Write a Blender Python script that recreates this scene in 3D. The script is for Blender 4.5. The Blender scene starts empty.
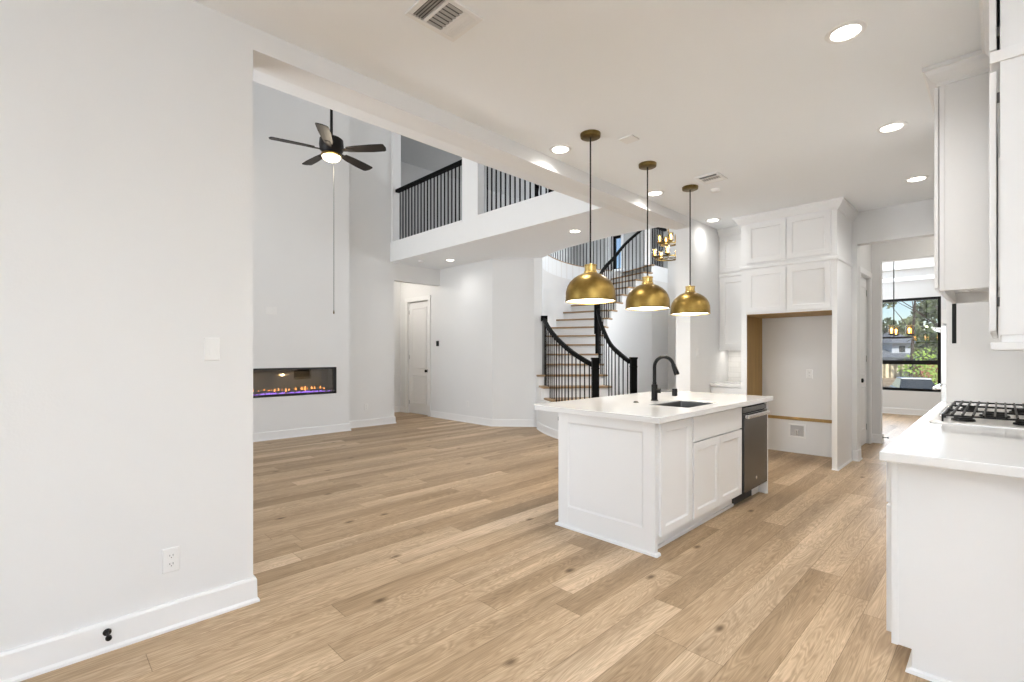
import bpy, bmesh, math, random
from mathutils import Matrix, Vector
random.seed(7)
C = bpy.context.scene.collection
SC = bpy.context.scene
PI = math.pi

# ------------------------------------------------------------------ camera
F_PX, YAW, HZN, EYE = 482.84, 0.79207, 353.57, 1.32
cam = bpy.data.cameras.new('camera')
cam.sensor_width = 36.0
cam.lens = 36.0 * F_PX / 1024.0
cam.shift_y = (HZN - 341.0) / 1024.0
cam.clip_start = 0.05; cam.clip_end = 300
co = bpy.data.objects.new('camera', cam); C.objects.link(co)
co.location = (0, 0, EYE); co.rotation_euler = (PI / 2, 0, YAW)
SC.camera = co

# ------------------------------------------------------------------ world, sun, daylight, exposure
w = bpy.data.worlds.new('sky'); SC.world = w; w.use_nodes = True
nt = w.node_tree; nt.nodes.clear()
o_ = nt.nodes.new('ShaderNodeOutputWorld'); b_ = nt.nodes.new('ShaderNodeBackground')
s_ = nt.nodes.new('ShaderNodeTexSky'); s_.sky_type = 'NISHITA'; s_.sun_disc = False
s_.sun_elevation = math.radians(48); s_.sun_rotation = math.radians(140); s_.air_density = 1.0; s_.dust_density = 0.3; s_.ozone_density = 3.0
b_.inputs['Strength'].default_value = 0.12
nt.links.new(s_.outputs[0], b_.inputs[0]); nt.links.new(b_.outputs[0], o_.inputs[0])

def lamp(name, kind, loc, power, color=(1, 1, 1), rot=(0, 0, 0), size=None, size_y=None, **kw):
    l = bpy.data.lights.new(name, kind); l.energy = power; l.color = color
    if kind == 'AREA':
        l.size = size
        if size_y: l.shape = 'RECTANGLE'; l.size_y = size_y
    for k, v in kw.items(): setattr(l, k, v)
    o = bpy.data.objects.new(name, l); C.objects.link(o)
    o.location = loc; o.rotation_euler = rot
    return o

sun = lamp('sun', 'SUN', (5, -10, 20), 5.0, (1, .95, .86), angle=0.01)
sun.rotation_euler = Vector((-.45, .55, -.75)).to_track_quat('-Z', 'Y').to_euler()
DAY = (0.89, 0.953, 1.03)
# daylight through the windows of the walls behind the camera (window openings are built further down), plus added fill lamps
lamp('daylight_breakfast', 'AREA', (0.2, -3.75, 1.6), 46, DAY, (PI / 2 + .25, 0, 0), 4.4, 2.0)
lamp('daylight_east', 'AREA', (3.25, -0.6, 1.6), 28, DAY, (0, PI / 2 + .25, 0), 2.0, 3.6)
lamp('ceiling_fill_east', 'AREA', (3.2, -0.6, .75), 155, DAY, (0, PI / 2 + 1.2, 0), .8, 3.4, spread=math.radians(75))  # added lamp aimed upward to brighten the kitchen ceiling
lamp('daylight_great_room', 'AREA', (-5.5, -3.75, 2.6), 38, DAY, (PI / 2 + .1, 0, 0), 4.2, 4.4)
lamp('ceiling_fill_great_room', 'AREA', (-5.4, -3.7, .85), 150, DAY, (PI / 2 + .75, 0, -.25), 4.0, .8, spread=math.radians(130))  # added lamp, tilted up to lighten the under-loft and kitchen ceilings
lamp('daylight_dining', 'AREA', (-1.9, 13.25, 1.55), 75, DAY, (-PI / 2 - .2, 0, 0), 2.0, 1.9)
lamp('foyer_fill', 'AREA', (-3.15, 9.0, 3.4), 200, DAY, (0, PI / 2 + .1, 0), 3.6, 2.6)  # added fill for the stairwell; this wall has no window
lamp('daylight_stair', 'AREA', (-8.2, 12.75, 4.5), 85, DAY, (-PI / 2, 0, 0), 0.9, 1.3)
lamp('hall_downlight', 'POINT', (-9.0, 4.9, 2.85), 15, (1, .94, .86), shadow_soft_size=.08)
lamp('passage_downlight', 'POINT', (-.4, 8.1, 2.9), 5, (1, .94, .86), shadow_soft_size=.08)

vs = SC.view_settings
vs.view_transform = 'Standard'; vs.look = 'None'; vs.gamma = 1.0; vs.use_curve_mapping = False
vs.exposure = 0.29

# ------------------------------------------------------------------ materials
def mat(name, col, rough=0.5, metal=0.0, spec=0.5, emit=None, es=0.0, noise=0.0, nscale=8.0, bump=0.0, bscale=60.0, ccol=None, stretch=(1, 1, 1), coat=0.0):
    m = bpy.data.materials.new(name); m.use_nodes = True
    t = m.node_tree; p = t.nodes['Principled BSDF']
    p.inputs['Base Color'].default_value = (*col, 1); p.inputs['Roughness'].default_value = rough
    p.inputs['Metallic'].default_value = metal; p.inputs['Specular IOR Level'].default_value = spec
    p.inputs['Coat Weight'].default_value = coat
    if emit: p.inputs['Emission Color'].default_value = (*emit, 1); p.inputs['Emission Strength'].default_value = es
    if noise or bump:
        tc = t.nodes.new('ShaderNodeTexCoord'); mp = t.nodes.new('ShaderNodeMapping')
        mp.inputs['Scale'].default_value = stretch
        t.links.new(tc.outputs['Object'], mp.inputs[0])
    if noise:
        n = t.nodes.new('ShaderNodeTexNoise'); n.inputs['Scale'].default_value = nscale; n.inputs['Detail'].default_value = 6
        t.links.new(mp.outputs[0], n.inputs['Vector'])
        r = t.nodes.new('ShaderNodeValToRGB'); r.color_ramp.elements[0].position = .3; r.color_ramp.elements[1].position = .7
        a = ccol or tuple(c * (1 - noise) for c in col)
        r.color_ramp.elements[0].color = (*a, 1); r.color_ramp.elements[1].color = (*col, 1)
        t.links.new(n.outputs['Fac'], r.inputs[0]); t.links.new(r.outputs[0], p.inputs['Base Color'])
    if bump:
        n2 = t.nodes.new('ShaderNodeTexNoise'); n2.inputs['Scale'].default_value = bscale; n2.inputs['Detail'].default_value = 3
        t.links.new(mp.outputs[0], n2.inputs['Vector'])
        bn = t.nodes.new('ShaderNodeBump'); bn.inputs['Strength'].default_value = bump; bn.inputs['Distance'].default_value = 0.01
        t.links.new(n2.outputs['Fac'], bn.inputs['Height']); t.links.new(bn.outputs[0], p.inputs['Normal'])
    return m

M = {}
M['wall'] = mat('wall_paint', (.84, .838, .83), .75, spec=.25, noise=.015, nscale=2, bump=.06, bscale=90)
M['ceil'] = mat('ceiling_paint', (.925, .945, .96), .85, spec=.2, bump=.06, bscale=70)
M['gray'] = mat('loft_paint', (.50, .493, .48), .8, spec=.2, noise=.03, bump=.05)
M['trim'] = mat('trim_paint', (.90, .897, .89), .35, spec=.4, noise=.01)
M['cab'] = mat('cabinet_paint', (.89, .885, .876), .38, spec=.4, noise=.012, nscale=3)
M['quartz'] = mat('white_quartz', (.86, .85, .835), .09, spec=.5, noise=.03, nscale=3.5)
M['black'] = mat('black_metal', (.006, .006, .006), .45, metal=.0, spec=.22, noise=.2)
M['blackwood'] = mat('black_wood', (.004, .004, .004), .55, spec=.08, noise=.2)
M['baluster'] = mat('dark_iron', (.009, .008, .008), .6, spec=.12, noise=.2)
M['bronze'] = mat('dark_bronze', (.010, .008, .007), .5, spec=.25, noise=.3)
M['brass'] = mat('aged_brass', (.40, .265, .075), .36, metal=1.0, noise=.5, nscale=9, ccol=(.20, .125, .030), bump=.03, bscale=30)
M['brassdark'] = mat('dark_brass', (.24, .165, .055), .38, metal=1.0, noise=.5, nscale=20, ccol=(.12, .085, .03))
M['brasslight'] = mat('polished_brass', (.75, .52, .18), .25, metal=1.0, noise=.2, nscale=20)
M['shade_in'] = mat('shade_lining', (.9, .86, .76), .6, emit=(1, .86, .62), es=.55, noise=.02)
M['bulb'] = mat('lit_bulb', (1, .8, .5), .4, emit=(1, .66, .28), es=7)
M['lens'] = mat('lit_lens', (1, 1, 1), .4, emit=(1, .95, .86), es=7)
M['steel'] = mat('stainless_steel', (.15, .15, .15), .24, metal=1.0, noise=.18, nscale=3, stretch=(1, 1, .12))
M['sinksteel'] = mat('sink_steel', (.20, .20, .197), .42, metal=1.0, noise=.1)
M['chrome'] = mat('bright_steel', (.72, .71, .70), .2, metal=1.0, noise=.05)
M['satin'] = mat('satin_steel', (.88, .86, .83), .38, metal=.85, noise=.05)
M['tan'] = mat('raw_plywood', (.46, .285, .095), .6, noise=.2, nscale=3, stretch=(6, 6, .6))
M['wood'] = mat('stair_oak', (.42, .27, .14), .45, noise=.25, nscale=6, stretch=(1, 1, 4))
M['plate'] = mat('white_plastic', (.88, .875, .86), .35, noise=.01)
M['slot'] = mat('dark_slot', (.05, .05, .05), .6, noise=.1)
M['darkvent'] = mat('vent_dark', (.12, .12, .115), .7, noise=.1)
M['fanwood'] = mat('fan_blade', (.012, .009, .007), .5, spec=.3, noise=.3)
M['globe'] = mat('frosted_globe', (1, .95, .85), .4, emit=(1, .86, .6), es=1.8)
M['firebox'] = mat('firebox_black', (.012, .012, .013), .35, noise=.2)
M['firemirror'] = mat('firebox_mirror', (.42, .35, .24), .03, metal=1.0, noise=.2)
M['ember'] = mat('ember_crystal', (.35, .22, .6), .2, emit=(.30, .15, .95), es=2.6, noise=.5, nscale=30)
M['flame'] = mat('flame_glow', (.9, .35, .1), .5, emit=(1, .40, .10), es=3.5)
M['log'] = mat('charred_log', (.05, .035, .03), .8, noise=.5, nscale=30)
M['ovenglass'] = mat('oven_glass', (.02, .02, .022), .06, noise=.2)
M['recess'] = mat('recess_gray', (.55, .54, .53), .6, noise=.05)
M['darkstrip'] = mat('dark_strip', (.02, .021, .02), .35, spec=.25, noise=.4)
M['graymetal'] = mat('gray_metal', (.22, .217, .21), .5, noise=.1)
M['iron'] = mat('cast_iron', (.022, .021, .020), .5, metal=.3, noise=.3)
M['candle'] = mat('amber_shade', (.9, .55, .2), .3, emit=(1, .62, .25), es=.8)

def glass(name, tint=(1, 1, 1), ior=1.45, mixfac=.12, rough=0.0):
    m = bpy.data.materials.new(name); m.use_nodes = True; t = m.node_tree; t.nodes.clear()
    out = t.nodes.new('ShaderNodeOutputMaterial'); tr = t.nodes.new('ShaderNodeBsdfTransparent'); gl = t.nodes.new('ShaderNodeBsdfGlossy')
    tr.inputs[0].default_value = (*tint, 1); gl.inputs['Roughness'].default_value = rough
    mx = t.nodes.new('ShaderNodeMixShader'); fr = t.nodes.new('ShaderNodeFresnel'); fr.inputs[0].default_value = ior
    ma = t.nodes.new('ShaderNodeMath'); ma.operation = 'ADD'; ma.inputs[1].default_value = mixfac; ma.use_clamp = True
    t.links.new(fr.outputs[0], ma.inputs[0]); t.links.new(ma.outputs[0], mx.inputs[0])
    t.links.new(tr.outputs[0], mx.inputs[1]); t.links.new(gl.outputs[0], mx.inputs[2]); t.links.new(mx.outputs[0], out.inputs[0])
    return m
M['glass'] = glass('window_glass', (.98, .98, .98), mixfac=.03)
M['fireglass'] = glass('fireplace_glass', (.75, .72, .68), mixfac=.10)
M['amberglass'] = glass('amber_glass', (1, .82, .5), mixfac=.08)

def floor_mat():
    m = bpy.data.materials.new('oak_planks'); m.use_nodes = True; t = m.node_tree; p = t.nodes['Principled BSDF']
    N = t.nodes.new; L = t.links.new
    def math_(op, a, b=None, clamp=False):
        n = N('ShaderNodeMath'); n.operation = op; n.use_clamp = clamp
        for i, v in enumerate((a, b)):
            if v is None: continue
            if isinstance(v, (int, float)): n.inputs[i].default_value = v
            else: L(v, n.inputs[i])
        return n.outputs[0]
    tc = N('ShaderNodeTexCoord'); sp = N('ShaderNodeSeparateXYZ'); L(tc.outputs['Object'], sp.inputs[0])
    X, Y = sp.outputs[0], sp.outputs[1]
    PW, PL = 0.165, 1.7
    xr = math_('DIVIDE', X, PW); row = math_('FLOOR', xr); fx = math_('FRACT', xr)
    wn = N('ShaderNodeTexWhiteNoise'); wn.noise_dimensions = '1D'; L(row, wn.inputs['W'])
    yo = math_('ADD', math_('DIVIDE', Y, PL), math_('MULTIPLY', wn.outputs['Value'], 7.3))
    idx = math_('FLOOR', yo); fy = math_('FRACT', yo)
    cv = N('ShaderNodeCombineXYZ'); L(row, cv.inputs[0]); L(idx, cv.inputs[1])
    wn2 = N('ShaderNodeTexWhiteNoise'); wn2.noise_dimensions = '2D'; L(cv.outputs[0], wn2.inputs['Vector'])
    rnd = wn2.outputs['Value']
    # grain coordinates: stretched along the plank, shifted per plank
    gv = N('ShaderNodeCombineXYZ')
    L(math_('MULTIPLY', X, 9.0), gv.inputs[0]); L(math_('MULTIPLY', Y, 0.8), gv.inputs[1]); L(math_('MULTIPLY', rnd, 60.0), gv.inputs[2])
    g1 = N('ShaderNodeTexNoise'); g1.inputs['Scale'].default_value = 1.0; g1.inputs['Detail'].default_value = 3; g1.inputs['Distortion'].default_value = 1.1; L(gv.outputs[0], g1.inputs['Vector'])
    rings = math_('FRACT', math_('MULTIPLY', g1.outputs['Fac'], 22.0))
    rings = math_('ABSOLUTE', math_('SUBTRACT', rings, .5))
    gv2 = N('ShaderNodeCombineXYZ')
    L(math_('MULTIPLY', X, 110.0), gv2.inputs[0]); L(math_('MULTIPLY', Y, 4.0), gv2.inputs[1]); L(math_('MULTIPLY', rnd, 31.0), gv2.inputs[2])
    g2 = N('ShaderNodeTexNoise'); g2.inputs['Scale'].default_value = 1.0; g2.inputs['Detail'].default_value = 4; L(gv2.outputs[0], g2.inputs['Vector'])
    g3 = N('ShaderNodeTexNoise'); g3.inputs['Scale'].default_value = .55; g3.inputs['Detail'].default_value = 2; L(gv.outputs[0], g3.inputs['Vector'])
    ramp = N('ShaderNodeValToRGB'); e = ramp.color_ramp.elements
    e[0].position = 0; e[0].color = (.375, .259, .152, 1); e[1].position = 1; e[1].color = (.60, .448, .298, 1)
    k = ramp.color_ramp.elements.new(.35); k.color = (.46, .325, .198, 1)
    k = ramp.color_ramp.elements.new(.7); k.color = (.53, .384, .243, 1)
    L(rnd, ramp.inputs[0])
    f1 = math_('ADD', math_('MULTIPLY', rings, .56), .74)
    f2 = math_('ADD', math_('MULTIPLY', g2.outputs['Fac'], .75), .62)
    f3 = math_('ADD', math_('MULTIPLY', g3.outputs['Fac'], 1.2), .42)
    f = math_('MULTIPLY', math_('MULTIPLY', f1, f2), f3)
    # knots
    kv = N('ShaderNodeCombineXYZ'); L(math_('MULTIPLY', X, 2.3), kv.inputs[0]); L(math_('MULTIPLY', Y, 1.1), kv.inputs[1])
    vo = N('ShaderNodeTexVoronoi'); vo.voronoi_dimensions = '2D'; vo.inputs['Scale'].default_value = 1.0; L(kv.outputs[0], vo.inputs['Vector'])
    kn = N('ShaderNodeMapRange'); kn.inputs[1].default_value = .012; kn.inputs[2].default_value = .06; kn.inputs[3].default_value = .30; kn.inputs[4].default_value = 1.0
    L(vo.outputs['Distance'], kn.inputs[0])
    sc_ = N('ShaderNodeSeparateColor'); L(vo.outputs['Color'], sc_.inputs[0])
    f = math_('MULTIPLY', f, math_('MAXIMUM', kn.outputs[0], math_('LESS_THAN', sc_.outputs[0], .55)))
    # joints
    ex = math_('MINIMUM', fx, math_('SUBTRACT', 1.0, fx)); ey = math_('MINIMUM', fy, math_('SUBTRACT', 1.0, fy))
    jx = math_('LESS_THAN', ex, .008); jy = math_('LESS_THAN', ey, .0009)
    j = math_('MAXIMUM', jx, jy)
    f = math_('MULTIPLY', f, math_('SUBTRACT', 1.0, math_('MULTIPLY', j, .45)))
    mx = N('ShaderNodeMix'); mx.data_type = 'RGBA'; mx.blend_type = 'MULTIPLY'; mx.inputs[0].default_value = 1
    cg = N('ShaderNodeCombineColor'); 
    L(f, cg.inputs[0]); L(math_('POWER', f, 1.12), cg.inputs[1]); L(math_('POWER', f, 1.3), cg.inputs[2])
    L(ramp.outputs[0], mx.inputs[6]); L(cg.outputs[0], mx.inputs[7]); L(mx.outputs[2], p.inputs['Base Color'])
    L(math_('ADD', math_('MULTIPLY', g2.outputs['Fac'], .15), .36), p.inputs['Roughness'])
    p.inputs['Specular IOR Level'].default_value = .22
    bn = N('ShaderNodeBump'); bn.inputs['Strength'].default_value = .12; bn.inputs['Distance'].default_value = .004
    L(math_('SUBTRACT', g2.outputs['Fac'], j), bn.inputs['Height']); L(bn.outputs[0], p.inputs['Normal'])
    return m
M['floor'] = floor_mat()

def tile_mat():
    m = bpy.data.materials.new('backsplash_tile'); m.use_nodes = True; t = m.node_tree; p = t.nodes['Principled BSDF']
    tc = t.nodes.new('ShaderNodeTexCoord'); mp = t.nodes.new('ShaderNodeMapping'); mp.inputs['Rotation'].default_value = (PI / 2, 0, 0)
    br = t.nodes.new('ShaderNodeTexBrick'); br.inputs['Color1'].default_value = (.84, .83, .81, 1); br.inputs['Color2'].default_value = (.80, .79, .77, 1)
    br.inputs['Mortar'].default_value = (.66, .65, .63, 1); br.inputs['Scale'].default_value = 1.0; br.inputs['Mortar Size'].default_value = .002
    br.inputs['Brick Width'].default_value = .23; br.inputs['Row Height'].default_value = .075
    t.links.new(tc.outputs['Object'], mp.inputs[0]); t.links.new(mp.outputs[0], br.inputs[0]); t.links.new(br.outputs[0], p.inputs['Base Color'])
    p.inputs['Roughness'].default_value = .2
    return m
M['tile'] = tile_mat()

# ------------------------------------------------------------------ mesh helpers
class MB:
    def __init__(s, mtx=None): s.bm = bmesh.new(); s.M = mtx or Matrix.Identity(4)
    def v(s, p): return s.bm.verts.new(s.M @ Vector(p))
    def face(s, vs):
        try: return s.bm.faces.new(vs)
        except ValueError: return None
    def box(s, x0, x1, y0, y1, z0, z1):
        a = [s.v((x, y, z)) for z in (z0, z1) for x, y in ((x0, y0), (x1, y0), (x1, y1), (x0, y1))]
        for f in ((3, 2, 1, 0), (4, 5, 6, 7), (0, 1, 5, 4), (1, 2, 6, 5), (2, 3, 7, 6), (3, 0, 4, 7)): s.face([a[i] for i in f])
        return s
    def prism(s, poly, z0, z1):
        a = [s.v((x, y, z0)) for x, y in poly]; b = [s.v((x, y, z1)) for x, y in poly]; n = len(poly)
        s.face(a[::-1]); s.face(b)
        for i in range(n): s.face([a[i], a[(i + 1) % n], b[(i + 1) % n], b[i]])
        return s
    def slab(s, outer, holes, z0, z1):
        loops = [outer] + holes
        for z, top in ((z0, False), (z1, True)):
            es = []; L = []
            for lp in loops:
                vs = [s.v((x, y, z)) for x, y in lp]; L.append(vs)
                for i in range(len(vs)): es.append(s.bm.edges.new((vs[i], vs[(i + 1) % len(vs)])))
            bmesh.ops.triangle_fill(s.bm, use_beauty=True, use_dissolve=False, edges=es)
            if top: T = L
            else: B = L
        for b, t in zip(B, T):
            n = len(b)
            for i in range(n): s.face([b[i], b[(i + 1) % n], t[(i + 1) % n], t[i]])
        return s
    def loft(s, rings, cap=True, closed=True):
        R = [[s.v(p) for p in r] for r in rings]; n = len(R[0])
        for a, b in zip(R, R[1:]):
            for i in range(n if closed else n - 1): s.face([a[i], a[(i + 1) % n], b[(i + 1) % n], b[i]])
        if cap and closed: s.face(R[0][::-1]); s.face(R[-1])
        return s
    def lathe(s, prof, c=(0, 0, 0), n=32, cap=True):
        return s.loft([[(c[0] + r * math.cos(2 * PI * i / n), c[1] + r * math.sin(2 * PI * i / n), c[2] + z) for i in range(n)] for r, z in prof], cap)
    def tube(s, pts, r, n=8, cap=True):
        pts = [Vector(p) for p in pts]; rings = []; a = None
        for i, p in enumerate(pts):
            d0 = (pts[i] - pts[i - 1]).normalized() if i else None
            d1 = (pts[i + 1] - pts[i]).normalized() if i < len(pts) - 1 else None
            d = (d0 + d1).normalized() if d0 and d1 else (d0 or d1)
            if a is None: a = d.cross(Vector((0, 0, 1)) if abs(d.z) < .98 else Vector((0, 1, 0))).normalized()
            else: a = (a - d * a.dot(d)).normalized()
            b = a.cross(d).normalized()
            rr = r[i] if isinstance(r, (list, tuple)) else r
            rings.append([tuple(p + a * rr * math.cos(2 * PI * k / n) + b * rr * math.sin(2 * PI * k / n)) for k in range(n)])
        return s.loft(rings, cap)
    def bar(s, pts, wd, ht):
        """rectangular section swept along a path; ht is vertical"""
        pts = [Vector(p) for p in pts]; rings = []
        for i, p in enumerate(pts):
            d = (pts[min(i + 1, len(pts) - 1)] - pts[max(i - 1, 0)]); d.z = 0; d.normalize()
            a = Vector((d.y, -d.x, 0)) * wd / 2; h = Vector((0, 0, ht / 2))
            c = .22
            rings.append([tuple(p + a * sx + h * sz) for sx, sz in ((-1, -1), (1, -1), (1, 1 - c * 2), (1 - c * 1.5, 1), (-1 + c * 1.5, 1), (-1, 1 - c * 2))])
        return s.loft(rings)
    def sweep(s, path, prof):
        """profile (outward, z) along an XY path; outward is to the right of travel"""
        n = len(path); rings = []
        for i in range(n):
            p = Vector(path[i]); ds = []
            if i > 0: ds.append((p - Vector(path[i - 1])).normalized())
            if i < n - 1: ds.append((Vector(path[i + 1]) - p).normalized())
            ns = [Vector((d.y, -d.x)) for d in ds]
            m = sum(ns, Vector((0, 0))); m.normalize(); m = m / max(.3, m.dot(ns[0]))
            rings.append([(p.x + m.x * o, p.y + m.y * o, z) for o, z in prof])
        return s.loft(rings)
    def arc(s, cu, r0, r1, t0, t1, z0, z1, n=8):
        rings = []
        for i in range(n + 1):
            t = math.radians(t0 + (t1 - t0) * i / n); q = []
            for r, z in ((r0, z0), (r1, z0), (r1, z1), (r0, z1)):
                x, y = uw(cu[0] - r * math.cos(t), cu[1] + r * math.sin(t)); q.append((x, y, z))
            rings.append(q)
        return s.loft(rings)
    def sphere(s, c, r, n=16, m=10, sq=(1, 1, 1), jit=0):
        rings = []
        for i in range(m + 1):
            a = -PI / 2 + PI * i / m
            rings.append([(c[0] + max(.001, math.cos(a)) * r * sq[0] * math.cos(2 * PI * k / n) * (1 + random.uniform(-jit, jit)), c[1] + max(.001, math.cos(a)) * r * sq[1] * math.sin(2 * PI * k / n) * (1 + random.uniform(-jit, jit)), c[2] + math.sin(a) * r * sq[2]) for k in range(n)])
        return s.loft(rings)

ORIG = {}
def finish(name, mb, material, parent=None, smooth=False, bevel=0.0, origin=(0, 0, 0)):
    me = bpy.data.meshes.new(name)
    bmesh.ops.recalc_face_normals(mb.bm, faces=mb.bm.faces)
    bmesh.ops.translate(mb.bm, verts=mb.bm.verts, vec=-Vector(origin))
    if smooth:
        for f in mb.bm.faces: f.smooth = True
        for e in mb.bm.edges:
            if len(e.link_faces) == 2 and e.calc_face_angle(0) > math.radians(38): e.smooth = False
    mb.bm.to_mesh(me); mb.bm.free(); me.materials.append(M[material] if isinstance(material, str) else material)
    o = bpy.data.objects.new(name, me); C.objects.link(o)
    if bevel:
        b = o.modifiers.new('edge', 'BEVEL'); b.width = bevel; b.segments = 2; b.limit_method = 'ANGLE'; b.angle_limit = math.radians(40)
    return o
def thing(name, label, cat, loc=(0, 0, 0), group=None, kind=None):
    o = bpy.data.objects.new(name, None); C.objects.link(o); o.location = loc; o.empty_display_size = .1
    o['label'] = label; o['category'] = cat
    if group: o['group'] = group
    if kind: o['kind'] = kind
    ORIG[o] = tuple(loc)
    return o
def part(name, mb, material, parent, smooth=False, bevel=0.0, label=None):
    o = finish(name, mb, material, None, smooth, bevel, ORIG[parent]); o.parent = parent; ORIG[o] = ORIG[parent]
    if label: o['label'] = label
    return o
def single(name, mb, material, label, cat, group=None, smooth=False, bevel=0.0, loc=(0, 0, 0), kind=None):
    o = finish(name, mb, material, None, smooth, bevel); o.location = loc
    o['label'] = label; o['category'] = cat
    if group: o['group'] = group
    if kind: o['kind'] = kind
    ORIG[o] = tuple(loc)
    return o
def struct(name, mb, material, smooth=False, bevel=0.0, label=None, cat=None):
    o = finish(name, mb, material, None, smooth, bevel); o['kind'] = 'structure'; ORIG[o] = (0, 0, 0)
    if label: o['label'] = label
    if cat: o['category'] = cat
    return o
def dup(root, loc, label=None, group=None):
    r = root.copy(); C.objects.link(r); r.location = loc; ORIG[r] = tuple(loc)
    if label: r['label'] = label
    if group: r['group'] = group
    for ch in root.children:
        c = ch.copy(); C.objects.link(c); c.parent = r
        for g in ch.children:
            d = g.copy(); C.objects.link(d); d.parent = c
    return r
CY, SY = math.cos(YAW), math.sin(YAW)
def uw(u, w_):   # a frame turned 45 degrees to the house: the curved staircase is set out on it
    return (CY * u - SY * w_, SY * u + CY * w_)
def T(x, y, z, rz=0): return Matrix.Translation((x, y, z)) @ Matrix.Rotation(rz, 4, 'Z')

# ------------------------------------------------------------------ setting: floor, walls, ceilings
ZC = 3.06        # kitchen ceiling
ZB = 3.04        # ceiling under the upper hall
ZU = 3.39        # upper floor
ZR = 5.9         # ceiling of the double-height rooms
XL, XI = -2.80, -2.995          # kitchen face and great-room face of the left wall
BX = -0.05

struct('floor', MB().box(-12.2, 3.6, -4.2, 13.6, -.1, 0), 'floor')
# kitchen ceiling
struct('ceiling', MB().box(XI + .02, 3.5, -4.1, 9.0, ZC, ZC + .12), 'ceil')
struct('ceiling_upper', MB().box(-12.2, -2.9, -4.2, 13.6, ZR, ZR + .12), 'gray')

def with_holes(m, a0, a1, z0, z1, holes, t0, t1):
    outer = [(a0, z0)]; inner = []
    for a, b, c, d in sorted(holes):
        if c <= z0: outer += [(a, z0), (a, d), (b, d), (b, z0)]
        else: inner.append([(a, c), (b, c), (b, d), (a, d)])
    outer += [(a1, z0), (a1, z1), (a0, z1)]
    m.slab(outer, inner, t0, t1); m.M = Matrix.Identity(4)
    return m
def wall_x(x0, x1, y0, y1, z0, z1, holes=()):   # a wall standing along Y, holes as (y0,y1,z0,z1)
    m = MB(Matrix(((0, 0, 1, 0), (1, 0, 0, 0), (0, 1, 0, 0), (0, 0, 0, 1))))
    return with_holes(m, y0, y1, z0, z1, holes, x0, x1)
def wall_y(y0, y1, x0, x1, z0, z1, holes=()):   # a wall standing along X
    m = MB(Matrix(((1, 0, 0, 0), (0, 0, 1, 0), (0, 1, 0, 0), (0, 0, 0, 1))))
    return with_holes(m, x0, x1, z0, z1, holes, y0, y1)

# left wall with the header that runs on to the column
m = MB(); m.box(XI, XL, -4.1, .825, 0, ZC)
struct('wall_left', m, 'wall')
m = MB(); m.box(XI, XL, .825, 5.97, 2.94, ZC)
a = [[(XI, y, 2.94), (XI, y, ZR), (-3.35, y, ZR), (-3.35, y, 3.057)] for y in (-4.1, 4.77)]
m2 = MB(); m2.loft(a); a = [[(XI, y, 2.94), (XI, y, ZB + .05), (-3.35, y, ZB + .05), (-3.35, y, 3.057)] for y in (4.77, 5.97)]; m2.loft(a)
struct('beam', m, 'wall'); struct('wall_upper_great_room', m2, 'wall')
struct('wall_kitchen_side', MB().box(XI, XL, 5.97, 7.35, 0, ZC), 'wall')
struct('wall_foyer_side', MB().box(-3.1, XI, 7.25, 11.5, 0, ZR).box(-3.1, XI, 4.9, 7.25, ZC, ZR), 'wall')
# perimeter, with the windows of the walls behind the camera
struct('wall_rear', wall_y(-4.1, -3.85, -12.2, 3.6, -.1, ZR + .1, [(-7.5, -3.5, .4, 4.8), (-1.9, 2.3, .6, 2.6)]), 'wall')
struct('wall_east', wall_x(3.35, 3.6, -4.1, 2.5, -.1, ZC + .1, [(-2.4, 1.2, .6, 2.6)]), 'wall')
struct('wall_west', MB().box(-12.3, -12.1, -4.1, 13.6, -.1, ZR + .1), 'wall')
m = MB(); m.box(.33, .48, 2.4, 9.0, 0, ZC); m.box(.33, 3.5, 2.4, 2.52, 0, ZC)
struct('wall_right', m, 'wall')

# great room: chimney breast with the fireplace opening, recess wall, hall opening
FY0, FY1, FZ0, FZ1 = 1.72, 3.592, .66, 1.092
struct('wall_fireplace', wall_x(-8.25, -7.85, -4.0, 3.828, 0, ZR, [(FY0, FY1, FZ0, FZ1)]), 'wall')
m = MB(); m.box(-8.23, -8.08, 3.8, 4.842, 0, ZR); m.box(-8.23, -8.08, 4.842, 5.9, 2.71, ZB + .1)
struct('wall_recess', m, 'wall')
# hall behind the recess
struct('wall_hall', wall_y(5.9, 6.05, -9.75, -6.48, 0, ZB + .05, [(-9.28, -8.495, -.05, 2.45)]).box(-9.75, -9.6, 3.9, 5.9, 0, ZB + .05).box(-9.75, -8.2, 3.8, 3.9, 0, ZB + .05).box(-9.4, -8.4, 6.3, 6.4, 0, 2.6), 'wall')
p0, p1 = (-6.49, 5.9), uw(.545, 8.70)
dx, dy = p1[0] - p0[0], p1[1] - p0[1]; ln = math.hypot(dx, dy); nx, ny = -dy / ln * .14, dx / ln * .14
struct('wall_angled', MB().prism([p0, p1, (p1[0] + nx, p1[1] + ny), (p0[0] + nx, p0[1] + ny)], 0, ZB + .02), 'wall')

# curved stair set-out (centre, radii, rise)
CS = (4.16, 8.92); RI, RO = 2.50, 3.63; RISE = ZU / 18
def th(k): return -5 + 5.64 * (k - 5) if k > 1 else -36.0
def sp(t, r): t = math.radians(t); return uw(CS[0] - r * math.cos(t), CS[1] + r * math.sin(t))
struct('wall_curved', MB().arc(CS, RO, RO + .14, -3.6, 84, 0, ZU, 40), 'wall', smooth=True)
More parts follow.
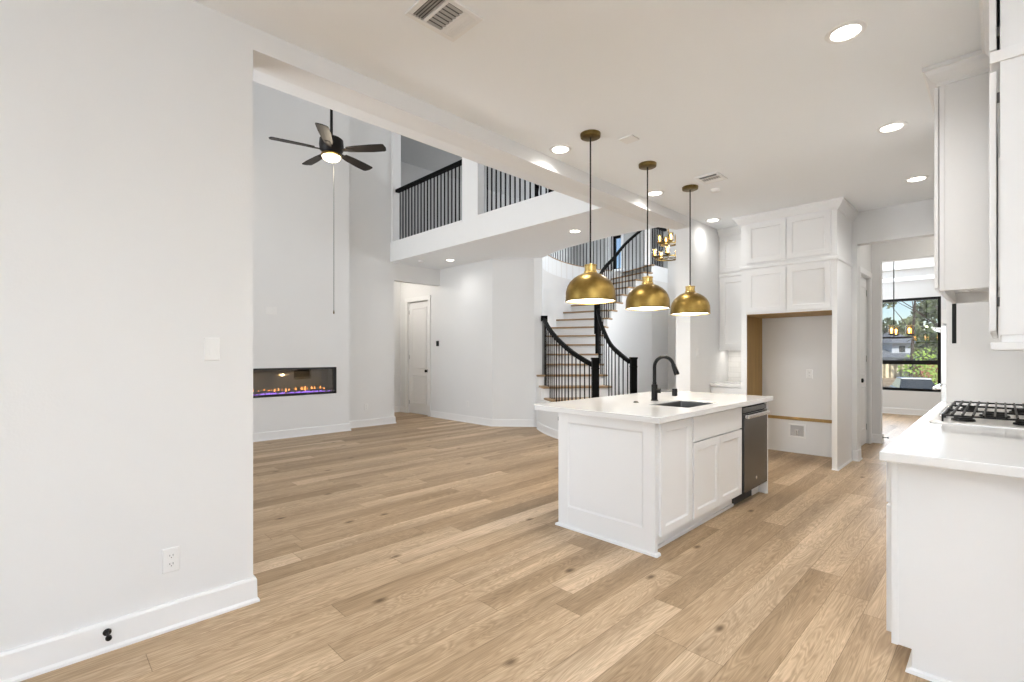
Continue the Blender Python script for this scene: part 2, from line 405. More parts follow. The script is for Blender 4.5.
# upper hall slab
arc_pts = [sp(t, RO) for t in range(-3, 68, 4)]
stair_top_in, stair_top_out = sp(th(18), RI - .02), sp(th(18), RO)
XE = stair_top_in[0]; YF = 10.97
edge = [(-3.1, 6.03), (-4.0, 6.02), (-4.5, 6.08), (-5.0, 6.16), (-5.45, 6.32), sp(-3.4, RO)]
poly = [(-12.1, 4.77), (-3.1, 4.77)] + edge + arc_pts[1:] + [stair_top_out, stair_top_in, (XE, YF), (XE, 13.4), (-12.1, 13.4)]
struct('ceiling_under_loft', MB().slab(poly, [], ZB, ZU), 'ceil')
struct('wall_landing', MB().box(XE - .12, XE, stair_top_in[1] - .02, YF + .1, 0, ZB), 'wall')
struct('wall_foyer_end', MB().box(XE, -3.0, YF, YF + .15, 0, ZR), 'wall')
# upper floor walls in grey shade of the loft
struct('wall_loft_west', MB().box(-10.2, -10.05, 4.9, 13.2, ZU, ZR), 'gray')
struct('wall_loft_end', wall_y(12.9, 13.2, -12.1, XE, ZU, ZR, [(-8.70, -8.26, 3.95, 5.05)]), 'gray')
# balcony wall: piers between the openings
m = MB(); m.box(-8.2, -8.01, 4.77, 4.94, ZU, ZR); m.box(-5.955, -5.575, 4.77, 4.90, ZU, ZR); m.box(-3.45, -3.1, 4.77, 4.9, ZU, ZR)
struct('wall_balcony', m, 'trim', bevel=.004)
m = MB(); m.box(-8.16, -5.93, 4.748, 4.96, ZU - .001, ZU + .022); m.box(-5.60, -3.1, 4.748, 4.96, ZU - .001, ZU + .022)
struct('trim_1', m, 'trim', bevel=.003)
struct('trim_2', MB().box(-8.08, -3.1, 4.752, 4.769, ZB - .0, ZU - .002), 'trim')

# kitchen end wall with the niche behind the refrigerator space and the wide opening
struct('wall_kitchen_end', wall_y(7.20, 7.34, XI, -1.245, 0, ZC), 'wall')
m = MB(); m.box(-1.245, .33, 7.18, 7.33, 2.665, ZC); m.box(-1.32, -1.245, 7.18, 7.2, 0, ZC)
struct('wall_header', m, 'wall')
# passage: side wall with the pantry door, cross wall with the dining opening
PX = -1.36
struct('wall_passage', wall_x(PX - .12, PX, 7.34, 8.85, 0, ZC, [(8.02, 8.70, -.05, 2.42)]).box(PX - .75, PX - .65, 7.6, 9.0, 0, 2.6), 'wall')
m = MB(); m.box(-3.0, -1.245, 8.85, 8.99, 0, ZC); m.box(-1.245, .33, 8.85, 8.99, 2.675, ZC)
struct('wall_dining_opening', m, 'wall')
# dining room
DWX0, DWX1, DWZ0, DWZ1 = -2.9, -.88, .515, 2.515
struct('wall_dining_end', wall_y(13.4, 13.6, -12.2, 3.6, -.1, ZR + .1, [(DWX0, DWX1, DWZ0, DWZ1), (-9.0, -8.0, 3.7, 5.3)]), 'wall')
struct('wall_dining_side', MB().box(-4.1, -3.95, 8.9, 13.4, 0, ZC).box(.9, 1.05, 8.9, 13.4, 0, ZC).box(.33, 1.0, 8.85, 8.99, 0, ZC), 'wall')
m = MB(); m.slab([(-4.0, 8.95), (1.0, 8.95), (1.0, 13.45), (-4.0, 13.45)], [[(-3.3, 9.6), (.3, 9.6), (.3, 12.72), (-3.3, 12.72)]], 2.89, 3.10)
m.box(-4.1, 1.1, 8.9, 13.5, 3.05, 3.2)
struct('ceiling_dining', m, 'ceil')

# baseboards
BP = [(0, 0), (.026, 0), (.026, .012), (.017, .022), (.015, .118), (.010, .13), (0, .13)]
struct('baseboard_left', MB().sweep([(XL, -3.8), (XL, .825), (XI, .825), (XI, .5)], BP), 'trim')
struct('baseboard_great_room', MB().sweep([(-7.85, -3.8), (-7.85, 3.828), (-8.08, 3.828), (-8.08, 4.842), (-8.23, 4.842)], BP), 'trim')
struct('baseboard_hall', MB().sweep([(-9.6, 4.0), (-9.6, 5.9), (-9.385, 5.9)], BP), 'trim')
path = [(-8.39, 5.9), (-6.49, 5.9), p1] + [sp(t, RO + .10) for t in (-7, -10, -14, -18, -22, -26, -30, -34)]
struct('baseboard_stair', MB().sweep(path, BP), 'trim')
struct('baseboard_passage', MB().sweep([(-1.283, 7.18), (-1.245, 7.18), (-1.245, 7.34), (PX, 7.34), (PX, 7.93)], BP).sweep([(PX, 8.79), (PX, 8.85), (-1.245, 8.85), (-1.245, 8.99)], BP), 'trim')
struct('baseboard_dining', MB().sweep([(-3.9, 13.4), (.9, 13.4)], BP), 'trim')
struct('trim_3', MB().box(-8.70, -8.692, 12.88, 13.12, 3.95, 5.05).box(-8.78, -8.70, 12.88, 12.9, 3.90, 5.12).box(-8.26, -8.18, 12.88, 12.9, 3.90, 5.12).box(-8.80, -8.16, 12.86, 12.9, 3.89, 3.95), 'trim')

# hidden window frames behind the camera, and their panes
def window(name, x0, x1, z0, z1, y, cols, rows, fr=.06, d=.08, along='x', matn='black', glass_on=True):
    mm = Matrix.Identity(4) if along == 'x' else Matrix.Rotation(PI / 2, 4, 'Z')
    if along == 'y': mm = Matrix(((0, 1, 0, 0), (1, 0, 0, 0), (0, 0, 1, 0), (0, 0, 0, 1)))
    f = MB(mm); f.box(x0, x0 + fr, y, y + d, z0, z1); f.box(x1 - fr, x1, y, y + d, z0, z1); f.box(x0 + fr, x1 - fr, y, y + d, z0, z0 + fr); f.box(x0 + fr, x1 - fr, y, y + d, z1 - fr, z1)
    for c in cols: f.box(c - fr / 2, c + fr / 2, y, y + d, z0 + fr, z1 - fr)
    for r in rows: f.box(x0 + fr, x1 - fr, y + .004, y + d - .004, r - fr * .8, r + fr * .8)
    o = struct(name, f, matn, bevel=.003)
    if glass_on:
        g = MB(mm); g.box(x0 + fr, x1 - fr, y + d * .5, y + d * .5 + .006, z0 + fr, z1 - fr); part('pane', g, 'glass', o)
    return o
window('window_1', DWX0, DWX1, DWZ0, DWZ1, 13.42, [], [1.13], fr=.055, d=.10)
window('window_2', -8.70, -8.26, 3.95, 5.05, 13.12, [], [], fr=.07)
window('window_3', -1.9, 2.3, .6, 2.6, -4.05, [-.5, .9], [])
window('window_4', -7.5, -3.5, .4, 4.8, -4.05, [-6.17, -4.83], [2.6])
window('window_5', -2.4, 1.2, .6, 2.6, 3.5, [-.6], [], along='y')

# doors
def panel_door(name, m4, W, Hh, knob_side, label):
    b = MB(m4); b.box(0, W, .0, .035, .008, Hh)
    st = .11
    def rec(x0, x1, z0, z1):
        b.loft([[(x0 + i, -d, z0 + i), (x1 - i, -d, z0 + i), (x1 - i, -d, z1 - i), (x0 + i, -d, z1 - i)] for i, d in ((0, 0.0), (.005, .012), (.018, .014), (.03, .003), (.055, .003))])
    rec(st, W - st, .22, .86); rec(st, W - st, 1.0, Hh - .12)
    o = struct(name, b, 'trim', label=label, cat='door')
    kx = W - .06 if knob_side else .06
    k = MB(m4 @ T(kx, 0, .95) @ Matrix.Rotation(PI / 2, 4, 'X')); k.lathe([(.002, 0), (.033, 0), (.033, .008), (.012, .012), (.011, .035), (.026, .042), (.031, .055), (.027, .068), (.002, .074)], n=20)
    part('door_knob', k, 'black', o, smooth=True, label='round black door knob')
    hg = MB(m4)
    for z in (.2, 1.2, Hh - .25): hg.box((W - .004) if not knob_side else -.012, (W + .012) if not knob_side else .004, -.004, .02, z, z + .09)
    part('hinge', hg, 'black', o)
    return o
panel_door('door_1', T(-9.275, 5.935, 0), .775, 2.44, True, 'white two-panel door at the end of the hall beyond the fireplace')
CP = .09
def casing(m4, W, Hh, c=CP):
    q = MB(m4)
    q.box(-c, -.004, -.018, 0.0, 0, Hh + .01); q.box(W + .004, W + c, -.018, 0, 0, Hh + .01); q.box(-c - .01, W + c + .01, -.024, 0, Hh + .01, Hh + .012 + c)
    q.box(-.004, .0, 0, .12, 0, Hh + .006); q.box(W, W + .004, 0, .12, 0, Hh + .006)
    return q
struct('trim_4', casing(T(-9.275, 5.9, 0), .775, 2.445), 'trim', bevel=.003)
md = T(PX, 8.02, 0, PI / 2)
panel_door('door_2', md @ T(0, .035, 0), .68, 2.41, False, 'white panel door in the passage beside the refrigerator space')
struct('trim_5', casing(md, .68, 2.415, .075), 'trim', bevel=.003)

# ------------------------------------------------------------------ staircase
st = thing('staircase', 'curved staircase with oak treads and white risers rising to the upper hall', 'staircase', (*sp(0, 3.0), 0))
for k in range(1, 18):
    t0 = th(k) - (.5 if k > 1 else .4); t1 = th(k + 1) + .3
    ro = RO - .005 if k >= 6 else {1: RO + .03, 2: RO + .03, 3: RO + .05, 4: RO + .07, 5: RO + .10}[k]
    tm = MB().arc(CS, RI - .055, ro, t0, t1, k * RISE - .032, k * RISE, 6)
    part('tread', tm, 'wood', st, bevel=.006)
for k in range(1, 19):
    ro = RO - .005 if k >= 6 else {1: RO + .03, 2: RO + .03, 3: RO + .03, 4: RO + .05, 5: RO + .07}[k]
    part('riser', MB().arc(CS, RI - .02, ro, th(k), th(k) + .35, (k - 1) * RISE, k * RISE - (.032 if k < 18 else .004), 2), 'trim', st)
part('landing_nosing', MB().arc(CS, RI - .055, RO - .005, th(18) - .5, th(18) + 1.5, ZU - .03, ZU + .004, 4), 'wood', st, bevel=.006)
sm = MB()
for k in range(1, 18): sm.arc(CS, RI - .03, RI + .03, th(k) + .02, th(k + 1) + .02, 0, k * RISE - .032, 4)
part('inner_stringer', sm, 'wall', st)
sm = MB()
for k in range(1, 6): sm.arc(CS, RO + .04, RO + .10, th(k) + .02, min(th(k + 1) + .02, -3.2), 0, max(k, 2.9) * RISE - .032, 4)
part('outer_stringer', sm, 'wall', st)

def interp(tab, t):
    for (a, za), (b, zb) in zip(tab, tab[1:]):
        if t <= b: return za + (zb - za) * (t - a) / (b - a)
    return tab[-1][1]
def smooth_interp(tab, t): return (interp(tab, max(tab[0][0], t - 2)) + interp(tab, t) + interp(tab, min(tab[-1][0], t + 2))) / 3
def tread_at(t):
    k = 1
    while k < 17 and th(k + 1) <= t: k += 1
    return k * RISE
def newel(parent, x, y, z0, z1, s=.098, rot=YAW):
    nm = MB(T(x, y, 0, rot)); nm.box(-s / 2, s / 2, -s / 2, s / 2, z0, z1 - .03); nm.box(-s / 2 - .008, s / 2 + .008, -s / 2 - .008, s / 2 + .008, z1 - .03, z1)
    nm.box(-s / 2 - .006, s / 2 + .006, -s / 2 - .006, s / 2 + .006, z1 - .16, z1 - .145)
    return part('newel', nm, 'blackwood', parent, bevel=.003)
def balu(parent, x, y, z0, z1, s=.0165, rot=YAW):
    bmm = MB(T(x, y, 0, rot)); bmm.box(-s / 2, s / 2, -s / 2, s / 2, z0, z1)
    return part('baluster', bmm, 'baluster', parent)

# left flared railing
lx, ly = uw(1.19, 6.90)
rl = thing('stair_railing', 'short curved black railing on the left of the lowest steps', 'railing', (lx, ly, RISE))
TL = [(-35.5, 1.12), (-34, 1.14), (-26, 1.326), (-17.5, 1.56), (-4, 1.95)]
def rl_r(t): return 3.59
pts = [(*sp(t, rl_r(t)), smooth_interp(TL, t)) for t in [x * .5 for x in range(-67, -7)]]
part('handrail', MB().bar(pts, .062, .062), 'blackwood', rl)
ex, ey = sp(-3.9, 3.59); q = MB(T(ex, ey, 0, YAW)); q.box(-.06, .06, -.03, .05, 1.90, 2.0); part('rail_end_block', q, 'blackwood', rl, bevel=.004)
newel(rl, lx, ly, RISE, 1.262)
for i in range(17):
    t = -32.2 + i * (28.0 / 16.5)
    balu(rl, *sp(t, 3.59), tread_at(t), smooth_interp(TL, t) - .03)
q = MB(T(*sp(-4.2, 3.6), 0, YAW)); q.box(-.028, .028, -.028, .028, 5 * RISE, 1.91); part('half_newel', q, 'graymetal', rl, bevel=.003, label='grey half newel against the wall corner')

# inner railing, two flights of rail joined at a post
rx, ry = uw(1.95, 7.75)
ri = thing('stair_railing', 'long black railing on the open inner side of the curved stair', 'railing', (rx, ry, RISE))
TR = [(-28, 1.158), (-14, 1.46), (-5, 1.77), (5, 2.06), (9, 2.19)]
TU = [(9, 2.60), (20, 2.90), (40, 3.40), (51, 3.81), (60, 4.10), (66, 4.30)]
RR = 2.53
part('handrail', MB().bar([(*sp(t, RR), smooth_interp(TR, t)) for t in [x * .5 for x in range(-54, 19)]], .062, .062), 'blackwood', ri)
part('handrail', MB().bar([(*sp(t, RR), smooth_interp(TU, t)) for t in range(9, 67)], .062, .062), 'blackwood', ri)
newel(ri, rx, ry, RISE, 1.262)
px_, py_ = sp(9.5, 2.56)
q = MB(T(px_, py_, 0, YAW)); q.box(-.042, .042, -.042, .042, 1.70, 2.86); q.box(-.022, .022, -.022, .022, 7 * RISE, 1.70); part('newel', q, 'blackwood', ri, bevel=.003)
n = 0
t = -25.5
while t < 66:
    z1 = smooth_interp(TR, t) if t < 8.5 else smooth_interp(TU, t)
    if abs(t - 9.5) > 1.5: balu(ri, *sp(t, RR), tread_at(t), z1 - .03)
    t += 2.72
# upper curved railing
ru = thing('loft_railing', 'curved black balustrade around the upper hall above the stairwell', 'railing', (*sp(30, 3.75), ZU))
part('handrail', MB().bar([(*sp(t, 3.70), 4.36) for t in range(-2, 66, 2)], .062, .062), 'blackwood', ru)
part('shoe_rail', MB().bar([(*sp(t, 3.70), ZU + .012) for t in range(-2, 66, 2)], .16, .024), 'wood', ru)
for i in range(36): balu(ru, *sp(-1 + i * 1.85, 3.70), ZU + .024, 4.33)
# landing railing
rg = thing('loft_railing', 'straight black balustrade at the stair head behind the glowing chandelier', 'railing', (XE - .06, stair_top_in[1], ZU))
part('handrail', MB().bar([(XE - .06, stair_top_in[1] + .13, 4.34), (XE - .06, YF - .0, 4.34)], .062, .062), 'blackwood', rg)
for i in range(7): balu(rg, XE - .06, stair_top_in[1] + .15 + i * .082, ZU, 4.31, .02, 0)
cx, cy = uw(3.165, 11.36)
single('newel_post', MB(T(cx, cy, 0, YAW)).box(-.065, .065, -.065, .065, ZU, ZR), 'trim', 'white square full-height post at the top of the stair', 'post', bevel=.004)
# balcony railings
rb = thing('balcony_railing', 'black balcony railing left of the white pier above the hall opening', 'railing', (-6.98, 4.86, ZU))
part('handrail', MB().bar([(-8.06, 4.855, 4.385), (-5.955, 4.855, 4.385)], .075, .06), 'blackwood', rb)
for i in range(20): balu(rb, -7.90 + i * .0985, 4.855, ZU + .02, 4.36, .0165, 0)
rc = thing('balcony_railing', 'black balcony railing right of the white pier, cut off by the beam', 'railing', (-4.5, 4.86, ZU))
part('handrail', MB().bar([(-5.575, 4.855, 4.385), (-3.45, 4.855, 4.385)], .075, .06), 'blackwood', rc)
for i in range(20): balu(rc, -5.45 + i * .0985, 4.855, ZU + .02, 4.36, .0165, 0)
q = MB(); q.box(-4.20, -4.12, 4.815, 4.895, ZU + .02, 4.42); part('newel', q, 'blackwood', rc, bevel=.003)

# ------------------------------------------------------------------ electric fireplace
fp = thing('fireplace', 'long black wall-mounted electric fireplace with purple embers', 'fireplace', (-7.85, (FY0 + FY1) / 2, FZ0))
D0 = -8.15
m = MB(); m.box(D0, -7.85, FY0, FY1, FZ0, FZ0 + .012); m.box(D0, -7.85, FY0, FY1, FZ1 - .012, FZ1)
m.box(D0, -7.85, FY0, FY0 + .012, FZ0, FZ1); m.box(D0, -7.85, FY1 - .012, FY1, FZ0, FZ1)
part('firebox', m, 'firebox', fp)
part('mirror_back', MB(Matrix.Translation((D0 + .045, 0, FZ0 + .012)) @ Matrix.Rotation(math.radians(-4.9), 4, 'Y')).box(0, .008, FY0 + .012, FY1 - .012, 0, FZ1 - FZ0 - .024), 'firemirror', fp)
m = MB(); fr = .026
m.box(-7.855, -7.838, FY0 - .004, FY1 + .004, FZ0 - .004, FZ0 + fr + .008); m.box(-7.855, -7.838, FY0 - .004, FY1 + .004, FZ1 - fr, FZ1 + .004)
m.box(-7.855, -7.838, FY0 - .004, FY0 + fr + .02, FZ0, FZ1); m.box(-7.855, -7.838, FY1 - fr - .02, FY1 + .004, FZ0, FZ1)
part('frame', m, 'firebox', fp, bevel=.002)
part('glass_front', MB().box(-7.862, -7.857, FY0 + .02, FY1 - .02, FZ0 + .02, FZ1 - .02), 'fireglass', fp)
m = MB()
for i in range(260):
    c = (random.uniform(-8.12, -7.88), random.uniform(FY0 + .05, FY1 - .05), FZ0 + .014 + random.uniform(.0, .02)); r = random.uniform(.008, .018)
    m.loft([[(c[0] + random.uniform(-r, r) * .3 + s_ * math.cos(a), c[1] + s_ * math.sin(a), c[2] + dz) for a in (0, 1.57, 3.14, 4.71)] for s_, dz in ((r * .4, -r * .3), (r, r * .4), (r * .3, r * 1.3))])
o = part('ember_bed', m, 'ember', fp); o['kind'] = 'stuff'
for i in range(12):
    y = FY0 + .1 + i * .155 + random.uniform(-.03, .03); a = random.uniform(-.5, .5); l_ = random.uniform(.07, .12)
    x = random.uniform(-8.05, -7.95)
    part('log', MB().tube([(x - math.sin(a) * l_, y - math.cos(a) * l_, FZ0 + .045), (x, y, FZ0 + .058), (x + math.sin(a) * l_, y + math.cos(a) * l_, FZ0 + .045 + random.uniform(0, .03))], [.014, .02, .012], 7), 'log', fp, smooth=True)
for i in range(22):
    y = FY0 + .06 + i * .082 + random.uniform(-.03, .03); h = random.uniform(.03, .08); x = random.uniform(-8.1, -8.0)
    part('flame', MB().loft([[(x + r * math.cos(a), y + r * 1.6 * math.sin(a), FZ0 + .05 + z) for a in (0, 1.05, 2.1, 3.14, 4.19, 5.2)] for r, z in ((.006, 0), (.009, h * .3), (.005, h * .7), (.001, h))]), 'flame', fp)

# ------------------------------------------------------------------ ceiling fan
FC = (-5.54, 2.48, 3.74)
fan = thing('ceiling_fan', 'dark bronze five-blade ceiling fan with a lit bowl in the tall room', 'ceiling fan', FC)
part('downrod', MB().tube([(FC[0], FC[1], 3.86), (FC[0], FC[1], ZR - .06)], .016, 12), 'bronze', fan, smooth=True)
part('ceiling_canopy', MB().lathe([(.03, -.09), (.07, -.06), (.075, -.0)], (FC[0], FC[1], ZR), 24), 'bronze', fan, smooth=True)
part('motor_housing', MB().lathe([(.02, .15), (.04, .145), (.05, .125), (.105, .115), (.132, .095), (.138, .03), (.130, -.03), (.105, -.055), (.09, -.075)], FC, 32), 'bronze', fan, smooth=True)
part('light_fitter', MB().lathe([(.085, -.072), (.115, -.077), (.12, -.094), (.105, -.105)], FC, 32), 'brassdark', fan, smooth=True)
part('light_bowl', MB().lathe([(.105, -.096), (.108, -.105), (.096, -.128), (.07, -.146), (.035, -.156), (.002, -.158)], FC, 32), 'globe', fan, smooth=True)
for i in range(5):
    a = math.radians(40 + 72 * i)
    mm = T(*FC, a) @ Matrix.Rotation(math.radians(-11), 4, 'X')
    b = MB(mm)
    outl = [(.19, -.045), (.30, -.060), (.50, -.072), (.635, -.072), (.652, -.062), (.662, -.0), (.648, .05), (.63, .064), (.5, .070), (.3, .060), (.19, .045)]
    b.prism(outl, -.03, -.022)
    bl = part('blade', b, 'fanwood', fan, bevel=.002)
    b = MB(mm); b.prism([(.10, -.022), (.2, -.03), (.27, -.03), (.27, .03), (.2, .03), (.10, .022)], -.036, -.03)
    part('blade_iron', b, 'bronze', bl)
part('pull_chain', MB().tube([(FC[0] + .02, FC[1] + .02, FC[2] - .12), (FC[0] + .02, FC[1] + .02, 1.83)], .0035, 6), 'darkvent', fan)
part('chain_bob', MB().lathe([(.002, 0), (.009, .01), (.007, .035), (.002, .05)], (FC[0] + .02, FC[1] + .02, 1.785), 10), 'brassdark', fan, smooth=True)
lamp('fan_light', 'POINT', (FC[0], FC[1], FC[2] - .3), 14, (1, .85, .65), shadow_soft_size=.1)

# ------------------------------------------------------------------ island
IZ = .875; CT = .915
IX0, IX1, IY0, IY1 = -2.40, -1.582, 2.885, 4.93
isl = thing('kitchen_island', 'white kitchen island base with a framed end panel', 'island', ((IX0 + IX1) / 2, (IY0 + IY1) / 2, 0))
m = MB(); m.box(IX0, IX0 + .02, IY0 + .02, IY1 - .02, 0, IZ); part('back_panel', m, 'cab', isl)
def framed_panel(m4, W, z0, z1, stile=.09, top=.075, bot=.16, t=.02):
    p = MB(m4); p.box(0, W, -.006, t, z0, z1)
    p.box(0, stile, -.014, -.005, z0, z1); p.box(W - stile, W, -.014, -.005, z0, z1); p.box(stile, W - stile, -.014, -.005, z1 - top, z1); p.box(stile, W - stile, -.014, -.005, z0, z0 + bot)
    # moulding slope
    for i0, d0, i1, d1 in ((0, -.014, .012, -.006),):
        x0, x1, a0, a1 = stile, W - stile, z0 + bot, z1 - top
        o_ = [(x0, a0), (x1, a0), (x1, a1), (x0, a1)]; i_ = [(x0 + i1, a0 + i1), (x1 - i1, a0 + i1), (x1 - i1, a1 - i1), (x0 + i1, a1 - i1)]
        for k in range(4):
            A, B = o_[k], o_[(k + 1) % 4]; c_, d_ = i_[(k + 1) % 4], i_[k]
            p.face([p.v((A[0], d0, A[1])), p.v((B[0], d0, B[1])), p.v((c_[0], d1, c_[1])), p.v((d_[0], d1, d_[1]))])
    return p
part('end_panel', framed_panel(T(IX0, IY0 + .0, 0), IX1 - IX0 + .0, .0, IZ), 'cab', isl, bevel=.0015)
m = MB(); m.box(IX0, IX1 + .032, IY1 - .018, IY1, 0, IZ); part('far_end_panel', m, 'cab', isl)
m = MB(); m.sweep([(IX0 - .002, IY0 + .6), (IX0 - .002, IY0 - .014), (IX1 + .004, IY0 - .014), (IX1 + .004, IY0 + .022)], [(0, 0), (.018, 0), (.016, .014), (.006, .02), (0, .02)][::1])
part('shoe_moulding', m, 'trim', isl)
m = MB(); m.sweep([(IX1 + .01, IY1 - .03), (IX1 + .01, IY1 + .0), (IX0, IY1)], [(0, 0), (.016, 0), (.012, .016), (0, .02)]); part('shoe_moulding', m, 'trim', isl)
m = MB(); m.box(IX1 - .075, IX1 - .06, IY0 + .02, 4.30, 0, .105); m.box(IX1 - .06, IX1 - .045, IY0 + .02, 4.30, 0, .02); part('toe_kick', m, 'cab', isl)
m = MB(); m.box(IX0 - .02, IX0 - .004, IY0 + .005, IY0 + .03, .80, .83); part('support_bracket', m, 'darkvent', isl)

def shaker(m4, W, Hh, st_=.058, t=.02, rec=.009):
    """door lying in local XZ, front at -y"""
    d = MB(m4)
    d.box(0, st_, -t, 0, 0, Hh); d.box(W - st_, W, -t, 0, 0, Hh); d.box(st_, W - st_, -t, 0, 0, st_); d.box(st_, W - st_, -t, 0, Hh - st_, Hh)
    d.box(st_, W - st_, -t + rec + .002, 0, st_, Hh - st_)
    o_ = [(st_, st_), (W - st_, st_), (W - st_, Hh - st_), (st_, Hh - st_)]; i1 = .008
    i_ = [(st_ + i1, st_ + i1), (W - st_ - i1, st_ + i1), (W - st_ - i1, Hh - st_ - i1), (st_ + i1, Hh - st_ - i1)]
    for k in range(4):
        A, B = o_[k], o_[(k + 1) % 4]; c_, e_ = i_[(k + 1) % 4], i_[k]
        d.face([d.v((A[0], -t + .002, A[1])), d.v((B[0], -t + .002, B[1])), d.v((c_[0], -t + rec + .0018, c_[1])), d.v((e_[0], -t + rec + .0018, e_[1]))])
    return d
def slabfront(m4, W, Hh, t=.02): return MB(m4).box(0, W, -t, 0, 0, Hh)
def RX(y, z): return T(IX1, y, z, PI / 2)      # fronts facing +X on the island

c1 = thing('base_cabinet', 'narrow white island cabinet with one tall door at the near end', 'cabinet', (-1.9, 3.14, 0), 'island cabinets')
m = MB(); m.box(IX0 + .022, IX1 - .001, IY0 + .022, 3.375, .105, IZ); part('body', m, 'cab', c1)
part('door', shaker(RX(2.914, .118), .448, .742), 'cab', c1, bevel=.0012)
c2 = thing('base_cabinet', 'white island sink cabinet with a false drawer over two doors', 'cabinet', (-1.9, 3.85, 0), 'island cabinets')
m = MB(); m.box(-1.66, IX1 - .001, 3.377, 4.318, .105, IZ); m.box(IX0 + .022, -1.66, 3.377, 4.318, .105, .60); part('body', m, 'cab', c2)
part('drawer_front', slabfront(RX(3.392, .682), .918, .178), 'cab', c2, bevel=.0015)
part('door', shaker(RX(3.392, .118), .456, .552), 'cab', c2, bevel=.0012)
part('door', shaker(RX(3.854, .118), .456, .552), 'cab', c2, bevel=.0012)

dw = thing('dishwasher', 'stainless steel dishwasher built into the far end of the island', 'dishwasher', (-1.85, 4.62, 0))
m = MB(); m.box(-2.15, IX1 - .004, 4.325, 4.90, .10, .872); part('tub', m, 'slot', dw)
m = MB(); m.box(IX1 - .004, IX1 + .034, 4.333, 4.905, .118, .800); part('door', m, 'steel', dw, bevel=.004)
m = MB(); m.box(IX1 - .004, IX1 + .022, 4.333, 4.905, .803, .850); part('control_strip', m, 'steel', dw, bevel=.004)
m = MB(); m.box(IX1 - .02, IX1 + .010, 4.333, 4.905, .852, .872); part('top_gap', m, 'slot', dw)
m = MB(); m.box(IX1 + .048, IX1 + .066, 4.345, 4.881, .757, .792); m.box(IX1 + .03, IX1 + .05, 4.345, 4.37, .759, .79); m.box(IX1 + .03, IX1 + .05, 4.856, 4.881, .759, .79)
part('handle', m, 'chrome', dw, bevel=.006)
m = MB(); m.box(IX1 - .09, IX1 - .05, 4.31, 4.74, 0.002, .115); part('toe_kick', m, 'slot', dw)
m = MB(T(IX1 + .034, 4.62, .205) @ Matrix.Rotation(PI / 2, 4, 'Y')); m.lathe([(.001, 0), (.016, 0), (.015, .002), (.001, .0025)], n=20); part('badge', m, 'chrome', dw, smooth=True)
single('filler_panel', MB().box(IX1 - .06, IX1 - .045, 4.745, 4.905, 0, .115), 'cab', 'small white kick panel right of the dishwasher base', 'panel')

# countertop with sink cut-out
def rrect(x0, x1, y0, y1, r, n=6):
    pts = []
    for cx_, cy_, a0 in ((x1 - r, y1 - r, 0), (x0 + r, y1 - r, 90), (x0 + r, y0 + r, 180), (x1 - r, y0 + r, 270)):
        for i in range(n + 1):
            a = math.radians(a0 + 90 * i / n); pts.append((cx_ + r * math.cos(a), cy_ + r * math.sin(a)))
    return pts
SKX0, SKX1, SKY0, SKY1 = -1.975, -1.642, 3.47, 4.02
x0, x1, y0, y1 = -2.63, -1.512, 2.80, 4.965
outer = [(x1, y0), (x1, y1)]
for cx_, cy_, a0 in ((x0 + .07, y1 - .07, 90), (x0 + .07, y0 + .07, 180)):
    for i in range(7):
        a = math.radians(a0 + 15 * i); outer.append((cx_ + .07 * math.cos(a), cy_ + .07 * math.sin(a)))
single('island_countertop', MB().slab(outer, [rrect(SKX0, SKX1, SKY0, SKY1, .015, 3)], IZ + .001, CT), 'quartz', 'white quartz island countertop with a sink cut into it', 'countertop', bevel=.004)
sk = thing('sink', 'undermount stainless steel sink in the island countertop', 'sink', ((SKX0 + SKX1) / 2, (SKY0 + SKY1) / 2, .66))
m = MB(); zt = IZ - .001
rings = [[(x, y, z) for x, y in rrect(SKX0 + i, SKX1 - i, SKY0 + i, SKY1 - i, max(.01, r), 4)] for i, z, r in ((.0015, CT - .010, .014), (.004, CT - .010, .014), (.006, zt - .01, .02), (.010, .70, .03), (.03, .675, .02), (.12, .668, .02))]
m.loft(rings, cap=False); bt = [m.v((x, y, .668)) for x, y in rrect(SKX0 + .12, SKX1 - .12, SKY0 + .12, SKY1 - .12, .02, 4)]; m.face(bt)
part('basin', m, 'sinksteel', sk, smooth=True)
m = MB(); m.lathe([(.001, .006), (.03, .006), (.045, .003), (.05, 0)], ((SKX0 + SKX1) / 2, (SKY0 + SKY1) / 2, .669), 24, cap=False); part('drain', m, 'chrome', sk, smooth=True)

# faucet
FX, FYY = -2.102, 3.802
fc = thing('faucet', 'matte black gooseneck kitchen faucet on the island countertop', 'faucet', (FX, FYY, CT))
m = MB(); m.lathe([(.001, 0), (.032, 0), (.032, .006), (.026, .010), (.0255, .135), (.017, .142), (.0165, .16)], (FX, FYY, CT), 24); part('body', m, 'black', fc, smooth=True)
R_ = .088; zc = CT + .289; pts = [(FX, FYY, CT + .15), (FX, FYY, zc)]
for i in range(1, 15):
    a = PI - (PI * .915) * i / 14; pts.append((FX + R_ + R_ * math.cos(a), FYY, zc + R_ * math.sin(a)))
part('spout', MB().tube(pts, .0145, 14), 'black', fc, smooth=True)
e0 = Vector(pts[-1]); d = (Vector(pts[-1]) - Vector(pts[-2])).normalized()
part('spray_head', MB().tube([tuple(e0 - d * .005), tuple(e0 + d * .02), tuple(e0 + d * .08), tuple(e0 + d * .09)], [.0165, .019, .022, .020], 16), 'black', fc, smooth=True)
m = MB(); m.tube([(FX + .02, FYY + .007, CT + .085), (FX + .05, FYY + .018, CT + .085)], .02, 14); part('handle_hub', m, 'black', fc, smooth=True)
m = MB(); m.tube([(FX + .05, FYY + .018, CT + .085), (FX + .155, FYY + .056, CT + .088)], .0085, 10); h_ = part('handle_stem', m, 'graymetal', fc, smooth=True, label='grey metal handle stem')
